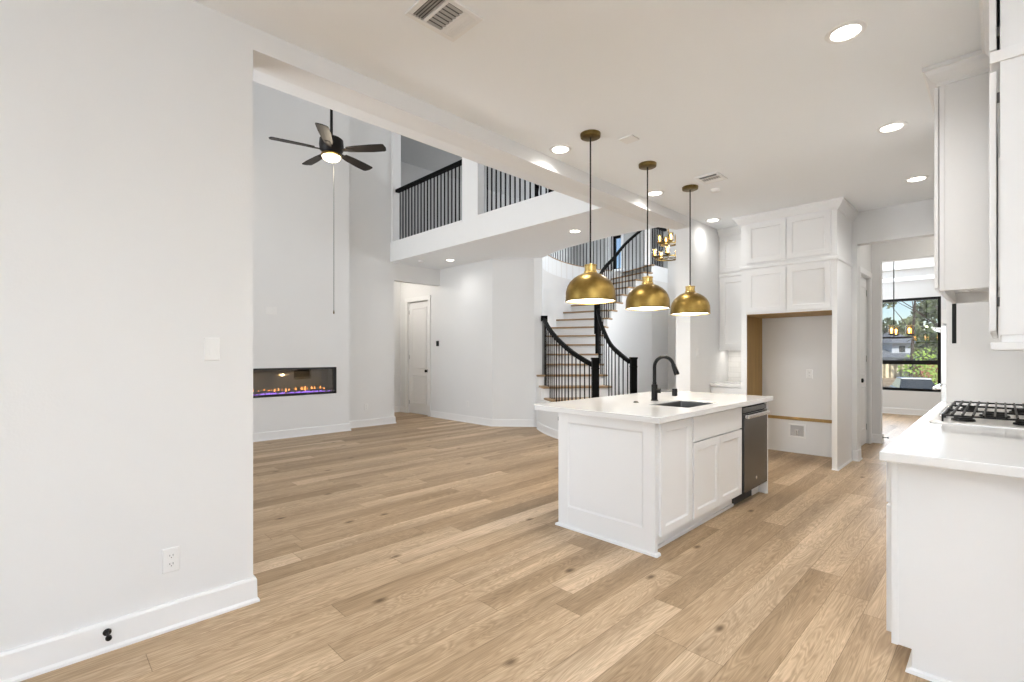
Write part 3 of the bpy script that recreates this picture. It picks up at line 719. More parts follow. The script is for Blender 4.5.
m = MB(); m.box(FX + .14, FX + .176, FYY + .035, FYY + .072, CT + .045, CT + .108); part('handle_end', m, 'black', fc, bevel=.006)
single('air_switch', MB().lathe([(.001, .012), (.014, .012), (.016, .008), (.022, .004), (.022, 0)], (0, 0, 0), 20), 'black', 'small round black button on the island countertop left of the faucet', 'button', smooth=True, loc=(-2.124, 3.538, CT))

# ------------------------------------------------------------------ pendants
BZ = 1.735
PP = [(-2.287, 3.13), (-2.282, 4.0), (-2.284, 4.868)]
pn = thing('pendant_lamp', 'brass dome pendant over the near end of the island', 'pendant lamp', (*PP[0], BZ), 'brass pendants above the island')
c = (*PP[0], BZ)
RD = .197
prof = [(RD, 0.0), (RD - .001, .035), (RD * .985, .075), (RD * .93, .115), (RD * .83, .150), (RD * .68, .180), (RD * .50, .203), (RD * .36, .215), (.05, .222)]
part('dome_shade', MB().lathe(prof, c, 48, cap=False), 'brass', pn, smooth=True)
part('shade_lining', MB().lathe([(max(.01, r - .004), z - (.003 if z > .1 else 0)) for r, z in prof] + [(.005, .217)], c, 48, cap=False), 'shade_in', pn, smooth=True, label='pale lit inside of the shade')
part('shade_rim', MB().lathe([(RD - .005, -.003), (RD + .002, -.003), (RD + .002, .006), (RD - .005, .006)] + [(RD - .005, -.003)], c, 48, cap=False), 'brassdark', pn, smooth=True)
part('collar', MB().lathe([(.050, .218), (.052, .222), (.052, .235), (.046, .24), (.046, .278), (.05, .281), (.05, .287), (.012, .292), (.006, .30)], c, 32), 'brasslight', pn, smooth=True)
part('rod', MB().tube([(c[0], c[1], BZ + .285), (c[0], c[1], ZC - .02)], .006, 10), 'bronze', pn, smooth=True)
part('ceiling_canopy', MB().lathe([(.01, -.030), (.07, -.030), (.078, -.026), (.08, -.004), (.08, 0)], (c[0], c[1], ZC), 32), 'brassdark', pn, smooth=True)
part('bulb', MB().sphere((c[0], c[1], BZ + .12), .035, 16, 10), 'bulb', pn, smooth=True)
dup(pn, (*PP[1], BZ), 'brass dome pendant between the other two above the island')
dup(pn, (*PP[2], BZ), 'brass dome pendant over the far end of the island by the column')
for p in PP: lamp('pendant_bulb', 'POINT', (p[0], p[1], BZ + .02), 10.0, (1, .93, .82), shadow_soft_size=.05)

# ------------------------------------------------------------------ ceiling fixtures
def downlight(loc, label, power=20, first=[None]):
    if first[0] is None:
        d = thing('recessed_light', label, 'ceiling light', loc, 'recessed ceiling lights')
        part('trim_ring', MB().lathe([(.068, -.004), (.072, -.008), (.092, -.006), (.096, 0)], loc, 36, cap=False), 'plate', d, smooth=True)
        part('lens', MB().lathe([(.001, -.006), (.05, -.0055), (.069, -.004)], loc, 36, cap=False), 'lens', d, smooth=True)
        first[0] = d
    else: dup(first[0], loc, label)
    lamp('downlight', 'SPOT', (loc[0], loc[1], loc[2] - .02), power * 2.8, (1, 1, 1), spot_size=math.radians(160), spot_blend=1.0, shadow_soft_size=.07)
X1_, X2_ = -.592, -2.637
downlight((X1_, 3.12, ZC), 'round lit ceiling light nearest the tall upper cabinets at the top right', 17)
downlight((X1_, 4.68, ZC), 'round lit ceiling light, middle of the row over the cooktop aisle', 17)
downlight((X1_, 6.24, ZC), 'round lit ceiling light in front of the passage header', 17)
downlight((X2_, 3.18, ZC), 'round lit ceiling light by the beam, left of the nearest pendant canopy', 13)
downlight((X2_, 4.78, ZC), 'round lit ceiling light by the beam, behind the middle pendant rod', 13)
downlight((X2_, 6.28, ZC), 'round lit ceiling light beside the corner wall left of the refrigerator cabinets', 4)
downlight((-7.116, 5.425, ZB), 'small lit ceiling light under the balcony near the hall door', 5)
downlight((-4.202, 5.388, ZB), 'lit ceiling light under the balcony just left of the nearest pendant rod')
for y_ in (1.56, 0.0, -1.56): lamp('downlight', 'SPOT', (X1_, y_, ZC - .02), 24, (1, 1, 1), spot_size=math.radians(160), spot_blend=1.0, shadow_soft_size=.07)  # lamps carrying the row on out of view, added to lift the near ceiling
single('smoke_detector', MB().lathe([(.001, -.034), (.045, -.033), (.056, -.024), (.062, 0)], (0, 0, 0), 28), 'plate', 'white round smoke detector under the balcony', 'smoke detector', smooth=True, loc=(-7.544, 5.087, ZB))
single('smoke_detector', MB().lathe([(.001, -.030), (.04, -.028), (.05, -.018), (.052, 0)], (0, 0, 0), 28), 'plate', 'small white round detector beside the far ceiling vent', 'smoke detector', smooth=True, loc=(-2.126, 5.13, ZC))
sp_ = single('ceiling_speaker', MB().box(-.06, .06, -.06, .06, -.012, 0), 'plate', 'small square white cover plate on the ceiling between pendant canopies', 'cover plate', loc=(-2.116, 3.42, ZC), bevel=.004)
def vent(x0, x1, y0, y1, label):
    v = thing('ceiling_vent', label, 'air vent', ((x0 + x1) / 2, (y0 + y1) / 2, ZC), 'ceiling vents')
    fr = MB(); f = .028; z0, z1 = ZC - .012, ZC
    fr.box(x0, x0 + f, y0, y1, z0, z1); fr.box(x1 - f, x1, y0, y1, z0, z1); fr.box(x0 + f, x1 - f, y0, y0 + f, z0, z1); fr.box(x0 + f, x1 - f, y1 - f, y1, z0, z1)
    L_ = y1 - y0; ya, yb = y0 + L_ * .33, y0 + L_ * .68
    fr.box(x0 + f, x1 - f, ya - .008, ya + .008, z0, z1); fr.box(x0 + f, x1 - f, yb - .008, yb + .008, z0, z1)
    part('frame', fr, 'plate', v, bevel=.003)
    part('throat', MB().box(x0 + f, x1 - f, y0 + f, y1 - f, ZC - .002, ZC - .0005), 'darkvent', v)
    n_ = 7
    for i in range(n_):
        x = x0 + f + (x1 - x0 - 2 * f) * (i + .5) / n_
        s = MB(); s.loft([[(x - .014, y, ZC - .006), (x + .009, y, ZC - .011), (x + .011, y, ZC - .010), (x - .012, y, ZC - .005)] for y in (ya + .008, yb - .008)]); part('slat', s, 'gray', v)
    for i in range(4):
        y = yb + .012 + (y1 - f - yb - .014) * i / 4
        s = MB(); s.loft([[(x, y, ZC - .003), (x, y + .013, ZC - .012), (x, y + .016, ZC - .011), (x, y + .004, ZC - .002)] for x in (x0 + f, x1 - f)]); part('slat', s, 'plate', v)
    for i in range(4):
        y = y0 + f + .004 + (ya - .012 - y0 - f) * i / 4
        s = MB(); s.loft([[(x, y + .013, ZC - .003), (x, y, ZC - .011), (x, y + .002, ZC - .011), (x, y + .015, ZC - .003)] for x in (x0 + f, x1 - f)]); part('slat', s, 'gray', v)
    return v
vent(-2.14, -1.885, 1.34, 1.652, 'white ceiling register cut by the top edge, above the near beam')
vent(-2.13, -1.905, 4.63, 4.885, 'white ceiling register behind the farthest pendant canopy')

# ------------------------------------------------------------------ refrigerator surround
GX0, GX1, GY = -2.345, -1.300, 6.44
fs = thing('refrigerator_cabinet', 'tall white cabinet surround with an empty refrigerator space', 'cabinet', ((GX0 + GX1) / 2, 6.8, 0))
m = MB(); m.box(GX1 - .052, GX1, GY, 7.195, 0, 2.97); part('right_panel', m, 'cab', fs, bevel=.002)
m = MB(); m.box(GX0, GX0 + .068, GY, GY + .02, 0, 2.97); m.box(GX0, GX0 + .006, GY + .02, 7.195, 0, 2.97); part('left_panel', m, 'cab', fs, bevel=.002)
part('raw_side_lining', MB().box(GX0 + .006, GX0 + .010, GY + .021, 7.19, .0, 1.815), 'tan', fs, label='raw tan plywood lining of the left side')
part('raw_soffit_lining', MB().box(GX0 + .010, GX1 - .052, GY + .022, 7.19, 1.806, 1.815), 'tan', fs, label='raw tan plywood under the cabinets')
m = MB(); m.box(GX0 + .062, GX1 - .052, GY + .001, 7.19, 1.816, 2.97); part('carcass', m, 'cab', fs)
m = MB(); m.sweep([(GX0, 6.86), (GX0, GY), (GX1, GY), (GX1, 7.18)], [(0, 2.385), (.010, 2.387), (.016, 2.395), (.016, 2.418), (.008, 2.43), (0, 2.43)]); part('divider_moulding', m, 'cab', fs)
CR = [(0, 2.945), (.012, 2.947), (.014, 2.962), (.03, 2.975), (.055, 3.01), (.062, 3.03), (.074, 3.034), (.074, 3.058), (0, 3.058)]
m = MB(); m.sweep([(GX0, 6.84), (GX0, GY), (GX1, GY), (GX1, 7.18)], CR); m.box(GX0, GX1, GY, 7.19, 2.96, 3.05); part('crown_moulding', m, 'cab', fs)
DW_ = .452
for (x, z, h) in ((-2.272, 2.457, .49), (-1.814, 2.457, .49), (-2.272, 1.838, .522), (-1.814, 1.838, .522)):
    part('door', shaker(T(x, GY, z), DW_, h), 'cab', fs, bevel=.0012)
m = MB(); m.sweep([(GX1 - .052, GY), (GX1, GY), (GX1, 7.18)], [(0, 0), (.014, 0), (.012, .014), (0, .018)]); part('shoe_moulding', m, 'trim', fs)
single('wood_ledger', MB().box(GX0 + .012, GX1 - .054, 7.185, 7.199, .435, .475), 'tan', 'raw tan wood strip across the back of the refrigerator space', 'board')
bx = thing('water_outlet_box', 'white recessed water outlet box low in the refrigerator space', 'outlet box', (-1.905, 7.198, .29))
m = wall_y(7.186, 7.199, -2.005, -1.805, .20, .385, [(-1.985, -1.825, .225, .365)]); part('frame', m, 'plate', bx, bevel=.003)
m = MB(); m.box(-1.985, -1.825, 7.196, 7.1985, .225, .365); part('recess', m, 'recess', bx)
m = MB(); m.tube([(-1.90, 7.193, .24), (-1.90, 7.193, .30)], .01, 10); m.box(-1.92, -1.88, 7.186, 7.195, .30, .312); part('valve', m, 'chrome', bx)

# ------------------------------------------------------------------ outlets, switches
def plate(m4, label, kind, name, group=None, gang=1):
    """local XZ plate, front at -y"""
    loc = m4.to_translation()
    t_ = thing(name, label, 'outlet' if kind == 'outlet' else 'switch', loc, group)
    W = .035 + .046 * (gang - 1)
    b = MB(m4); b.loft([[(-W - a, -d, -.058 - a), (W + a, -d, -.058 - a), (W + a, -d, .058 + a), (-W - a, -d, .058 + a)] for a, d in ((.0, 0), (0, .004), (-.003, .007), (-.006, .0075))]); part('cover_plate', b, 'plate', t_)
    for g in range(gang):
        gx = (g - (gang - 1) / 2) * .046
        if kind == 'outlet':
            for z in (-.02, .02):
                b = MB(m4 @ T(gx, 0, z)); b.loft([[(.0165 * math.cos(a) * s, -d, max(-.0125, min(.0125, .0165 * math.sin(a))) * s) for a in [2 * PI * i / 20 for i in range(20)]] for s, d in ((1, .007), (1, .009), (.93, .0095))])
                so = part('socket', b, 'plate', t_)
                b = MB(m4 @ T(gx, 0, z)); b.box(-.0075, -.0055, -.0102, -.009, -.001, .0075); b.box(.0055, .0075, -.0102, -.009, -.001, .0085); b.box(-.002, .002, -.0102, -.009, -.009, -.005); part('slots', b, 'slot', so)
        else:
            b = MB(m4 @ T(gx, 0, 0)); b.box(-.0165, .0165, -.0085, -.006, -.0335, .0335); b.loft([[(-.014, -.0085, -.031), (.014, -.0085, -.031), (.014, -.0085, .031), (-.014, -.0085, .031)], [(-.014, -.013, -.031), (.014, -.013, -.031), (.014, -.009, .031), (-.014, -.009, .031)]]); part('rocker', b, 'plate', t_)
    return t_
FX_ = PI / 2   # plates on walls facing +X
plate(T(XL, .634, 1.343, FX_), 'white rocker light switch on the near left wall', 'switch', 'light_switch')
plate(T(XL, .463, .331, FX_), 'white duplex outlet low on the near left wall', 'outlet', 'wall_outlet')
plate(T(-7.85, 2.565, 1.979, FX_), 'white double switch plate above the fireplace', 'switch', 'light_switch', gang=2)
plate(T(-8.08, 4.259, .353, FX_), 'white outlet low on the recess wall beside the hall opening', 'outlet', 'wall_outlet')
plate(T(-7.18, 5.9, .353), 'white outlet low on the wall right of the hall door', 'outlet', 'wall_outlet')
plate(T(XL, 6.167, 1.335, FX_), 'white switch plate on the corner wall behind the faucet', 'switch', 'light_switch')
plate(T(-1.761, 7.2, 1.053), 'white outlet on the back wall of the refrigerator space', 'outlet', 'wall_outlet')
plate(T(-2.50, 7.19, 1.10), 'white outlet on the tile beside the counter in the corner', 'outlet', 'wall_outlet', gang=2)
th_ = thing('thermostat', 'small black rectangular thermostat right of the hall door', 'thermostat', (-8.149, 5.9, 1.527))
m = MB(); m.box(-8.149 - .036, -8.149 + .036, 5.876, 5.9, 1.527 - .055, 1.527 + .055); part('body', m, 'black', th_, bevel=.008)
m = MB(); m.box(-8.149 - .028, -8.149 + .028, 5.8745, 5.8765, 1.527 - .035, 1.527 + .045); part('screen', m, 'ovenglass', th_)
def door_stop(m4, label):
    t_ = thing('door_stop', label, 'door stop', m4.to_translation())
    b = MB(m4 @ Matrix.Rotation(PI / 2, 4, 'X')); b.lathe([(.001, 0), (.016, 0), (.015, .005), (.006, .009), (.0055, .055)], n=14); part('stem', b, 'bronze', t_, smooth=True)
    b = MB(m4 @ Matrix.Rotation(PI / 2, 4, 'X')); b.lathe([(.006, .054), (.011, .056), (.0115, .068), (.009, .073), (.001, .074)], n=14); part('rubber_tip', b, 'black', t_, smooth=True)
door_stop(T(XL + .015, .226, .085, FX_), 'black door stop screwed to the near left baseboard')
door_stop(T(-1.23, 8.90, .085, FX_), 'dark door stop on the baseboard by the dining opening')

# ------------------------------------------------------------------ corner counter left of the refrigerator
uc = thing('upper_cabinet', 'white stacked upper cabinet in the corner left of the refrigerator space', 'cabinet', (-2.57, 7.03, 1.385))
UX0, UX1, UY = XL + .003, GX0 - .002, 6.87
m = MB(); m.box(UX0, UX1, UY, 7.195, 1.39, 2.97); part('body', m, 'cab', uc)
part('door', shaker(T(UX0 + .03, UY, 1.40), UX1 - UX0 - .035, .965), 'cab', uc, bevel=.0012)
part('door', shaker(T(UX0 + .03, UY, 2.455), UX1 - UX0 - .035, .49), 'cab', uc, bevel=.0012)
m = MB(); m.sweep([(UX0, UY), (UX1, UY)], [(0, 2.385), (.016, 2.395), (.016, 2.418), (0, 2.43)]); part('divider_moulding', m, 'cab', uc)
m = MB(); m.sweep([(UX0, UY), (UX1, UY)], CR); part('crown_moulding', m, 'cab', uc)
m = MB(); m.box(UX0, UX1, UY - .005, UY + .016, 1.365, 1.39); part('light_rail', m, 'cab', uc)
lc = thing('base_cabinet', 'white base cabinet in the far corner under the small counter', 'cabinet', (-2.57, 6.9, 0))
m = MB(); m.box(UX0, UX1, 6.60, 7.195, .105, .875); m.box(UX0, UX1, 6.67, 7.195, 0, .105); part('body', m, 'cab', lc)
part('drawer_front', slabfront(T(UX0 + .02, 6.60, .70), UX1 - UX0 - .03, .16), 'cab', lc, bevel=.0015)
part('door', shaker(T(UX0 + .02, 6.60, .118), UX1 - UX0 - .03, .565), 'cab', lc, bevel=.0012)
single('corner_countertop', MB().box(UX0, UX1, 6.555, 7.19, .876, .915), 'quartz', 'short white countertop in the corner left of the refrigerator space', 'countertop', bevel=.004)
struct('wall_backsplash', MB().box(UX0, UX1, 7.19, 7.2, .915, 1.39), 'tile')
lamp('under_cabinet_light', 'AREA', (-2.57, 7.0, 1.36), .55, (1, .95, .88), (0, 0, 0), .35, .12)

# ------------------------------------------------------------------ right-hand counter, cabinets, hood, ovens
RX0, RY0 = -.327, 2.585
rcb = thing('base_cabinet', 'white base cabinet run with a plain end panel at the right edge', 'cabinet', (0, 3.9, 0))
m = MB(Matrix(((1, 0, 0, 0), (0, 0, 1, 0), (0, 1, 0, 0), (0, 0, 0, 1))))
m.prism([(RX0, .095), (RX0 + .066, .095), (RX0 + .066, 0), (.325, 0), (.325, .875), (RX0, .875)], RY0, RY0 + .018)
part('end_panel', m, 'cab', rcb, bevel=.002)
m = MB(); m.box(RX0, RX0 + .022, RY0 - .005, RY0 + .0, .095, .875); part('end_stile', m, 'cab', rcb)
m = MB(); m.box(RX0 + .001, .325, RY0 + .02, 5.43, .10, .874); m.box(RX0 + .066, .325, RY0 + .02, 5.43, 0, .10); part('body', m, 'cab', rcb)
m = MB(); m.sweep([(RX0 + .064, 2.9), (RX0 + .064, RY0), (.325, RY0)], [(0, 0), (.018, 0), (.014, .014), (0, .02)]); part('shoe_moulding', m, 'trim', rcb)
def LX(y, z): return T(RX0, y, z, -PI / 2)     # fronts facing -X
y = RY0 + .012; first = True
for wdt in (.46, .60, .60, .60, .50):
    part('drawer_front', slabfront(LX(y + wdt - .006, .683), wdt - .012, .18), 'cab', rcb, bevel=.0015)
    part('door', shaker(LX(y + wdt - .006, .13), wdt - .012, .54), 'cab', rcb, bevel=.0012)
    y += wdt
single('cooktop_countertop', MB().box(-.357, .326, 2.495, 5.43, .876, .915), 'quartz', 'white quartz countertop under the gas cooktop at the right', 'countertop', bevel=.005)

ck = thing('cooktop', 'stainless gas cooktop with black cast-iron grates on the right counter', 'cooktop', (-.03, 4.3, .915))
KX0, KX1, KY0, KY1 = -.302, .215, 3.74, 4.90
m = MB(); m.loft([[(x, y, z) for x, y in rrect(KX0 + i, KX1 - i, KY0 + i, KY1 - i, .02, 4)] for i, z in ((0, .9155), (0, .921), (.006, .926), (.03, .924), (.04, .920))]); part('tray', m, 'satin', ck, smooth=True)
for bx_, by_, br_ in ((-.16, 3.94, .042), (.09, 3.94, .035), (-.03, 4.32, .055), (-.16, 4.70, .035), (.09, 4.70, .042)):
    m = MB(); m.lathe([(.001, .024), (br_ * .8, .024), (br_, .018), (br_, .012), (br_ * 1.25, .010), (br_ * 1.3, 0)], (bx_, by_, .921), 24); part('burner', m, 'iron', ck, smooth=True)
for i in range(5):
    m = MB(); m.lathe([(.001, .03), (.014, .03), (.017, .004), (.019, 0)], (KX0 + .045, 4.02 + i * .15, .922), 18); part('knob', m, 'chrome', ck, smooth=True)
for g in range(3):
    y0_, y1_ = KY0 + .02 + g * .3767, KY0 + .02 + (g + 1) * .3767 - .008
    m = MB(); xa, xb = -.245, .195; za, zb = .957, .968; t_ = .009
    m.box(xa, xb, y0_, y0_ + t_, za, zb); m.box(xa, xb, y1_ - t_, y1_, za, zb); m.box(xa, xa + t_, y0_, y1_, za, zb); m.box(xb - t_, xb, y0_, y1_, za, zb)
    for k in range(1, 10):
        xx = xa + (xb - xa) * k / 10; m.box(xx - .0045, xx + .0045, y0_, y1_, za, zb + .006)
    for xx in (xa, xb - t_):
        for yy in (y0_, y1_ - t_): m.box(xx, xx + t_, yy, yy + t_, .922, za)
    part('grate', m, 'iron', ck, bevel=.002)

hd = thing('range_hood', 'tall white wooden hood cabinet over the cooktop', 'range hood', (-.0, 4.4, 1.70))
HX, HY0, HY1 = -.265, 3.92, 5.0
m = MB(); m.box(HX, .325, HY0, HY0 + .02, 1.702, 3.0); m.box(HX, .325, HY1 - .02, HY1, 1.702, 3.0); m.box(HX, HX + .02, HY0 + .02, HY1 - .02, 1.702, 3.0); m.box(HX + .02, .325, HY0 + .02, HY1 - .02, 1.78, 1.80); m.box(HX + .02, .325, HY0 + .02, HY1 - .02, 2.98, 3.0)
part('shell', m, 'cab', hd, bevel=.002)
m = MB(); m.box(HX, HX + .022, HY0 - .005, HY0, 1.702, 2.96); part('side_stile', m, 'cab', hd)
part('front_panel', shaker(T(HX - .005, HY1 - .012, 1.72, -PI / 2), HY1 - HY0 - .024, 1.23), 'cab', hd, bevel=.0015)
m = MB(); m.sweep([(HX, HY1), (HX, HY0), (.325, HY0)][::1], [(o, z) for o, z in CR]) if False else None
m = MB(); m.sweep([(.325, HY1), (HX, HY1), (HX, HY0), (.325, HY0)][::1], [(-o, z) for o, z in CR]) if False else None
m = MB(); m.sweep([(HX, HY1), (HX, HY0), (.0, HY0)], [(o, z) for o, z in CR]); part('crown_moulding', m, 'cab', hd)
m = MB(); m.box(-.16, .22, 4.1, 4.8, 1.762, 1.78); part('blower_insert', m, 'chrome', hd, bevel=.004)
m = MB(); m.box(-.13, -.05, 4.02, 4.08, 1.755, 1.78); part('work_light', m, 'plate', hd, bevel=.004)
lamp('hood_light', 'SPOT', (-.02, 4.6, 1.75), 5, (1, .94, .86), spot_size=math.radians(150), spot_blend=1.0, shadow_soft_size=.01)

NX, NY0, NY1 = -.003, 2.58, 3.84
nc = thing('upper_cabinet', 'white stacked upper cabinet at the right edge of the view', 'cabinet', (.16, 3.2, 1.36))
m = MB(); m.box(NX, .326, NY0, NY1, 1.39, 2.97); part('body', m, 'cab', nc, bevel=.002)
m = MB(); m.box(NX, NX + .022, NY0 - .005, NY0, 1.39, 2.97); part('end_stile', m, 'cab', nc)
for i in range(3):
    y = NY0 + .012 + i * .414
    part('door', shaker(T(NX - .010, y + .406, 1.405, -PI / 2), .406, .985), 'cab', nc, bevel=.0012)
    part('door', shaker(T(NX - .010, y + .406, 2.475, -PI / 2), .406, .475), 'cab', nc, bevel=.0012)
m = MB(); m.box(NX + .002, .326, NY0 + .004, NY1, 1.36, 1.392); m.box(NX - .026, .326, NY0 - .012, NY1, 1.334, 1.362); part('light_rail', m, 'cab', nc, bevel=.004)
m = MB(); m.box(NX - .028, .326, NY0 - .012, NY1, 2.415, 2.458); part('divider_moulding', m, 'cab', nc, bevel=.002)
m = MB(); m.sweep([(NX, NY1), (NX, NY0), (.326, NY0)], CR); part('crown_moulding', m, 'cab', nc)
m = MB()
for z in (1.5, 2.28, 2.53, 2.88): m.box(NX - .009, NX - .001, NY0 + .03, NY0 + .045, z, z + .035)
part('hinge', m, 'graymetal', nc)

ov = thing('oven_tower', 'tall white cabinet with a double wall oven past the cooktop', 'cabinet', (0, 5.85, 0))
OX = -.325; OY0, OY1 = 5.44, 6.25
m = MB(); m.box(OX, .326, OY0, OY1, .105, 3.0); m.box(OX + .06, .326, OY0, OY1, 0, .105); part('body', m, 'cab', ov, bevel=.002)
m = MB(); m.box(OX + .0, -.04, OY0 - .006, OY0, 1.375, 1.387); m.box(OX + .085, OX + .092, OY0 - .004, OY0, 1.387, 1.72); part('side_batten', m, 'cab', ov)
m = MB(); m.box(-.289, -.262, OY0 - .003, OY0, 1.405, 1.735); part('side_glass_strip', m, 'darkstrip', ov, label='narrow dark reflective strip on the cabinet side')
m = MB(); m.box(OX - .035, OX, OY0 + .03, OY1 - .03, 1.06, 1.555); u_ = part('oven_door', m, 'chrome', ov, bevel=.003)
m = MB(); m.box(OX - .037, OX - .034, OY0 + .09, OY1 - .09, 1.12, 1.46); part('oven_glass', m, 'ovenglass', u_)
m = MB(); m.box(OX - .035, OX, OY0 + .03, OY1 - .03, .52, 1.045); u2 = part('oven_door', m, 'chrome', ov, bevel=.003)
m = MB(); m.box(OX - .037, OX - .034, OY0 + .09, OY1 - .09, .60, .94); part('oven_glass', m, 'ovenglass', u2)
m = MB(); m.box(OX - .030, OX, OY0 + .03, OY1 - .03, 1.57, 1.69); part('control_panel', m, 'plate', ov, bevel=.003)
for z, par in ((1.535, u_), (1.02, u2)):
    m = MB(); m.box(OX - .092, OX - .07, OY0 + .05, OY1 - .05, z - .012, z + .012); m.box(OX - .08, OX - .03, OY0 + .08, OY0 + .10, z - .01, z + .01); m.box(OX - .08, OX - .03, OY1 - .10, OY1 - .08, z - .01, z + .01)
    part('oven_handle', m, 'chrome', par, bevel=.004)

# ------------------------------------------------------------------ chandeliers
def candle(parent, c, h, glass_h, gr, col='bronze'):
    m = MB(); m.lathe([(.006, -.03), (.018, -.028), (gr + .004, -.008), (gr + .004, 0), (.012, .002)], c, 16); cu = part('candle_cup', m, col, parent, smooth=True)
    m = MB(); m.lathe([(gr, 0), (gr, glass_h)], c, 16, cap=False); part('glass_shade', m, 'amberglass', cu, smooth=True)
    m = MB(); m.lathe([(.008, 0), (.009, h * .35), (.014, h * .5), (.018, h * .7), (.010, h * .92), (.001, h)], c, 12); part('bulb', m, 'bulb', cu, smooth=True)
DC = (-1.335, 10.80)
ch = thing('chandelier', 'round dark chandelier with amber cups in the dining room', 'chandelier', (*DC, 1.72), 'chandeliers')
m = MB(); m.lathe([(.001, -.03), (.055, -.028), (.06, 0)], (*DC, 3.05), 24); part('ceiling_canopy', m, 'bronze', ch, smooth=True)
m = MB(); m.tube([(*DC, 3.03), (*DC, 1.62)], .008, 8); part('stem', m, 'bronze', ch, smooth=True)
m = MB(); nn = 40; RG = .26
m.loft([[(DC[0] + (RG + a * .008) * math.cos(2 * PI * i / nn), DC[1] + (RG + a * .008) * math.sin(2 * PI * i / nn), 1.60 + b) for a, b in ((-1, -.01), (1, -.01), (1, .01), (-1, .01))] for i in range(nn + 1)], cap=False); part('ring', m, 'bronze', ch)
for i in range(3):
    a = PI * i / 3; m = MB(); m.tube([(DC[0] - RG * math.cos(a), DC[1] - RG * math.sin(a), 1.60), (DC[0] + RG * math.cos(a), DC[1] + RG * math.sin(a), 1.60)], .006, 8); part('arm', m, 'bronze', ch)
for i in range(6):
    a = PI / 6 + PI * i / 3; candle(ch, (DC[0] + RG * math.cos(a), DC[1] + RG * math.sin(a), 1.665), .10, .15, .045)
lamp('dining_chandelier_light', 'POINT', (*DC, 2.0), 14, (1, .85, .6), shadow_soft_size=.02)
fxy = uw(3.06, 9.45)
ch = thing('chandelier', 'two-tier brass chandelier with glowing glass shades by the stair head', 'chandelier', (*fxy, 3.0), 'chandeliers')
m = MB(); m.tube([(*fxy, ZR - .03), (*fxy, 3.2)], .010, 8); part('stem', m, 'brassdark', ch, smooth=True)
m = MB(); m.lathe([(.001, -.03), (.055, -.028), (.06, 0)], (*fxy, ZR), 24); part('ceiling_canopy', m, 'brassdark', ch, smooth=True)
for rg_, zz, cnt, off in ((.26, 3.19, 5, .1), (.17, 3.46, 4, .75)):
    m = MB(); m.loft([[(fxy[0] + (rg_ + a * .008) * math.cos(2 * PI * i / nn), fxy[1] + (rg_ + a * .008) * math.sin(2 * PI * i / nn), zz + b) for a, b in ((-1, -.012), (1, -.012), (1, .012), (-1, .012))] for i in range(nn + 1)], cap=False); part('ring', m, 'brassdark', ch)
    for i in range(cnt):
        a = off + 2 * PI * i / cnt; x, y = fxy[0] + rg_ * math.cos(a), fxy[1] + rg_ * math.sin(a)
        m = MB(); m.tube([(*fxy, zz), (x, y, zz)], .006, 8); part('arm', m, 'brassdark', ch)
        candle(ch, (x, y, zz + .04), .13, .15, .048, 'brassdark')
lamp('foyer_chandelier_light', 'POINT', (*fxy, 3.75), 18, (1, .82, .55), shadow_soft_size=.03)

# ------------------------------------------------------------------ outdoors, seen through the dining window
GZ = -1.4
M['soil'] = mat('bare_soil', (.36, .27, .17), .95, noise=.4, nscale=.6)
M['leafdark'] = mat('leaf_dark', (.10, .14, .06), .8, noise=.5, nscale=1.2)
M['leafmid'] = mat('leaf_mid', (.22, .26, .12), .8, noise=.5, nscale=1.2)
M['leafbright'] = mat('leaf_bright', (.36, .55, .10), .7, noise=.4, nscale=1.5)
M['bark'] = mat('bark', (.085, .065, .05), .9, noise=.5, nscale=6)
M['roof'] = mat('slate_roof', (.15, .17, .20), .8, noise=.3, nscale=4)
M['siding'] = mat('pale_siding', (.52, .57, .63), .7, noise=.1)
M['stone'] = mat('cream_stone', (.88, .78, .55), .85, noise=.3, nscale=3)
M['shade_open'] = mat('dark_opening', (.06, .05, .04), .8, noise=.3)
M['carpaint'] = mat('car_paint', (.55, .60, .66), .25, metal=.3, noise=.05)
M['carglass'] = mat('car_glass', (.03, .04, .05), .1, noise=.1)
M['rubber'] = mat('tyre_rubber', (.02, .02, .02), .8, noise=.2)
M['rust'] = mat('red_brick', (.36, .14, .09), .85, noise=.3)
struct('ground', MB().box(-60, 40, 13.7, 130, GZ - .2, GZ), 'soil')
def out(px, D, z=GZ):
    u = (px - 512) / F_PX * D; x, y = uw(u, D); return (x, y, z)
def leafy(mb, c, r, n, s, sq=(1, 1, .8)):
    for i in range(n):
        d = Vector((random.gauss(0, 1), random.gauss(0, 1), random.gauss(0, 1))).normalized() * (random.random() ** .45)
        p = Vector((c[0] + d.x * r * sq[0], c[1] + d.y * r * sq[1], c[2] + d.z * r * sq[2]))
        a = Vector((random.uniform(-1, 1), random.uniform(-1, 1), random.uniform(-1, 1))).normalized(); b = a.orthogonal().normalized()
        q = s * random.uniform(.6, 1.4)
        mb.face([mb.v(p + a * q), mb.v(p + b * q * .6), mb.v(p - a * q), mb.v(p - b * q * .6)])
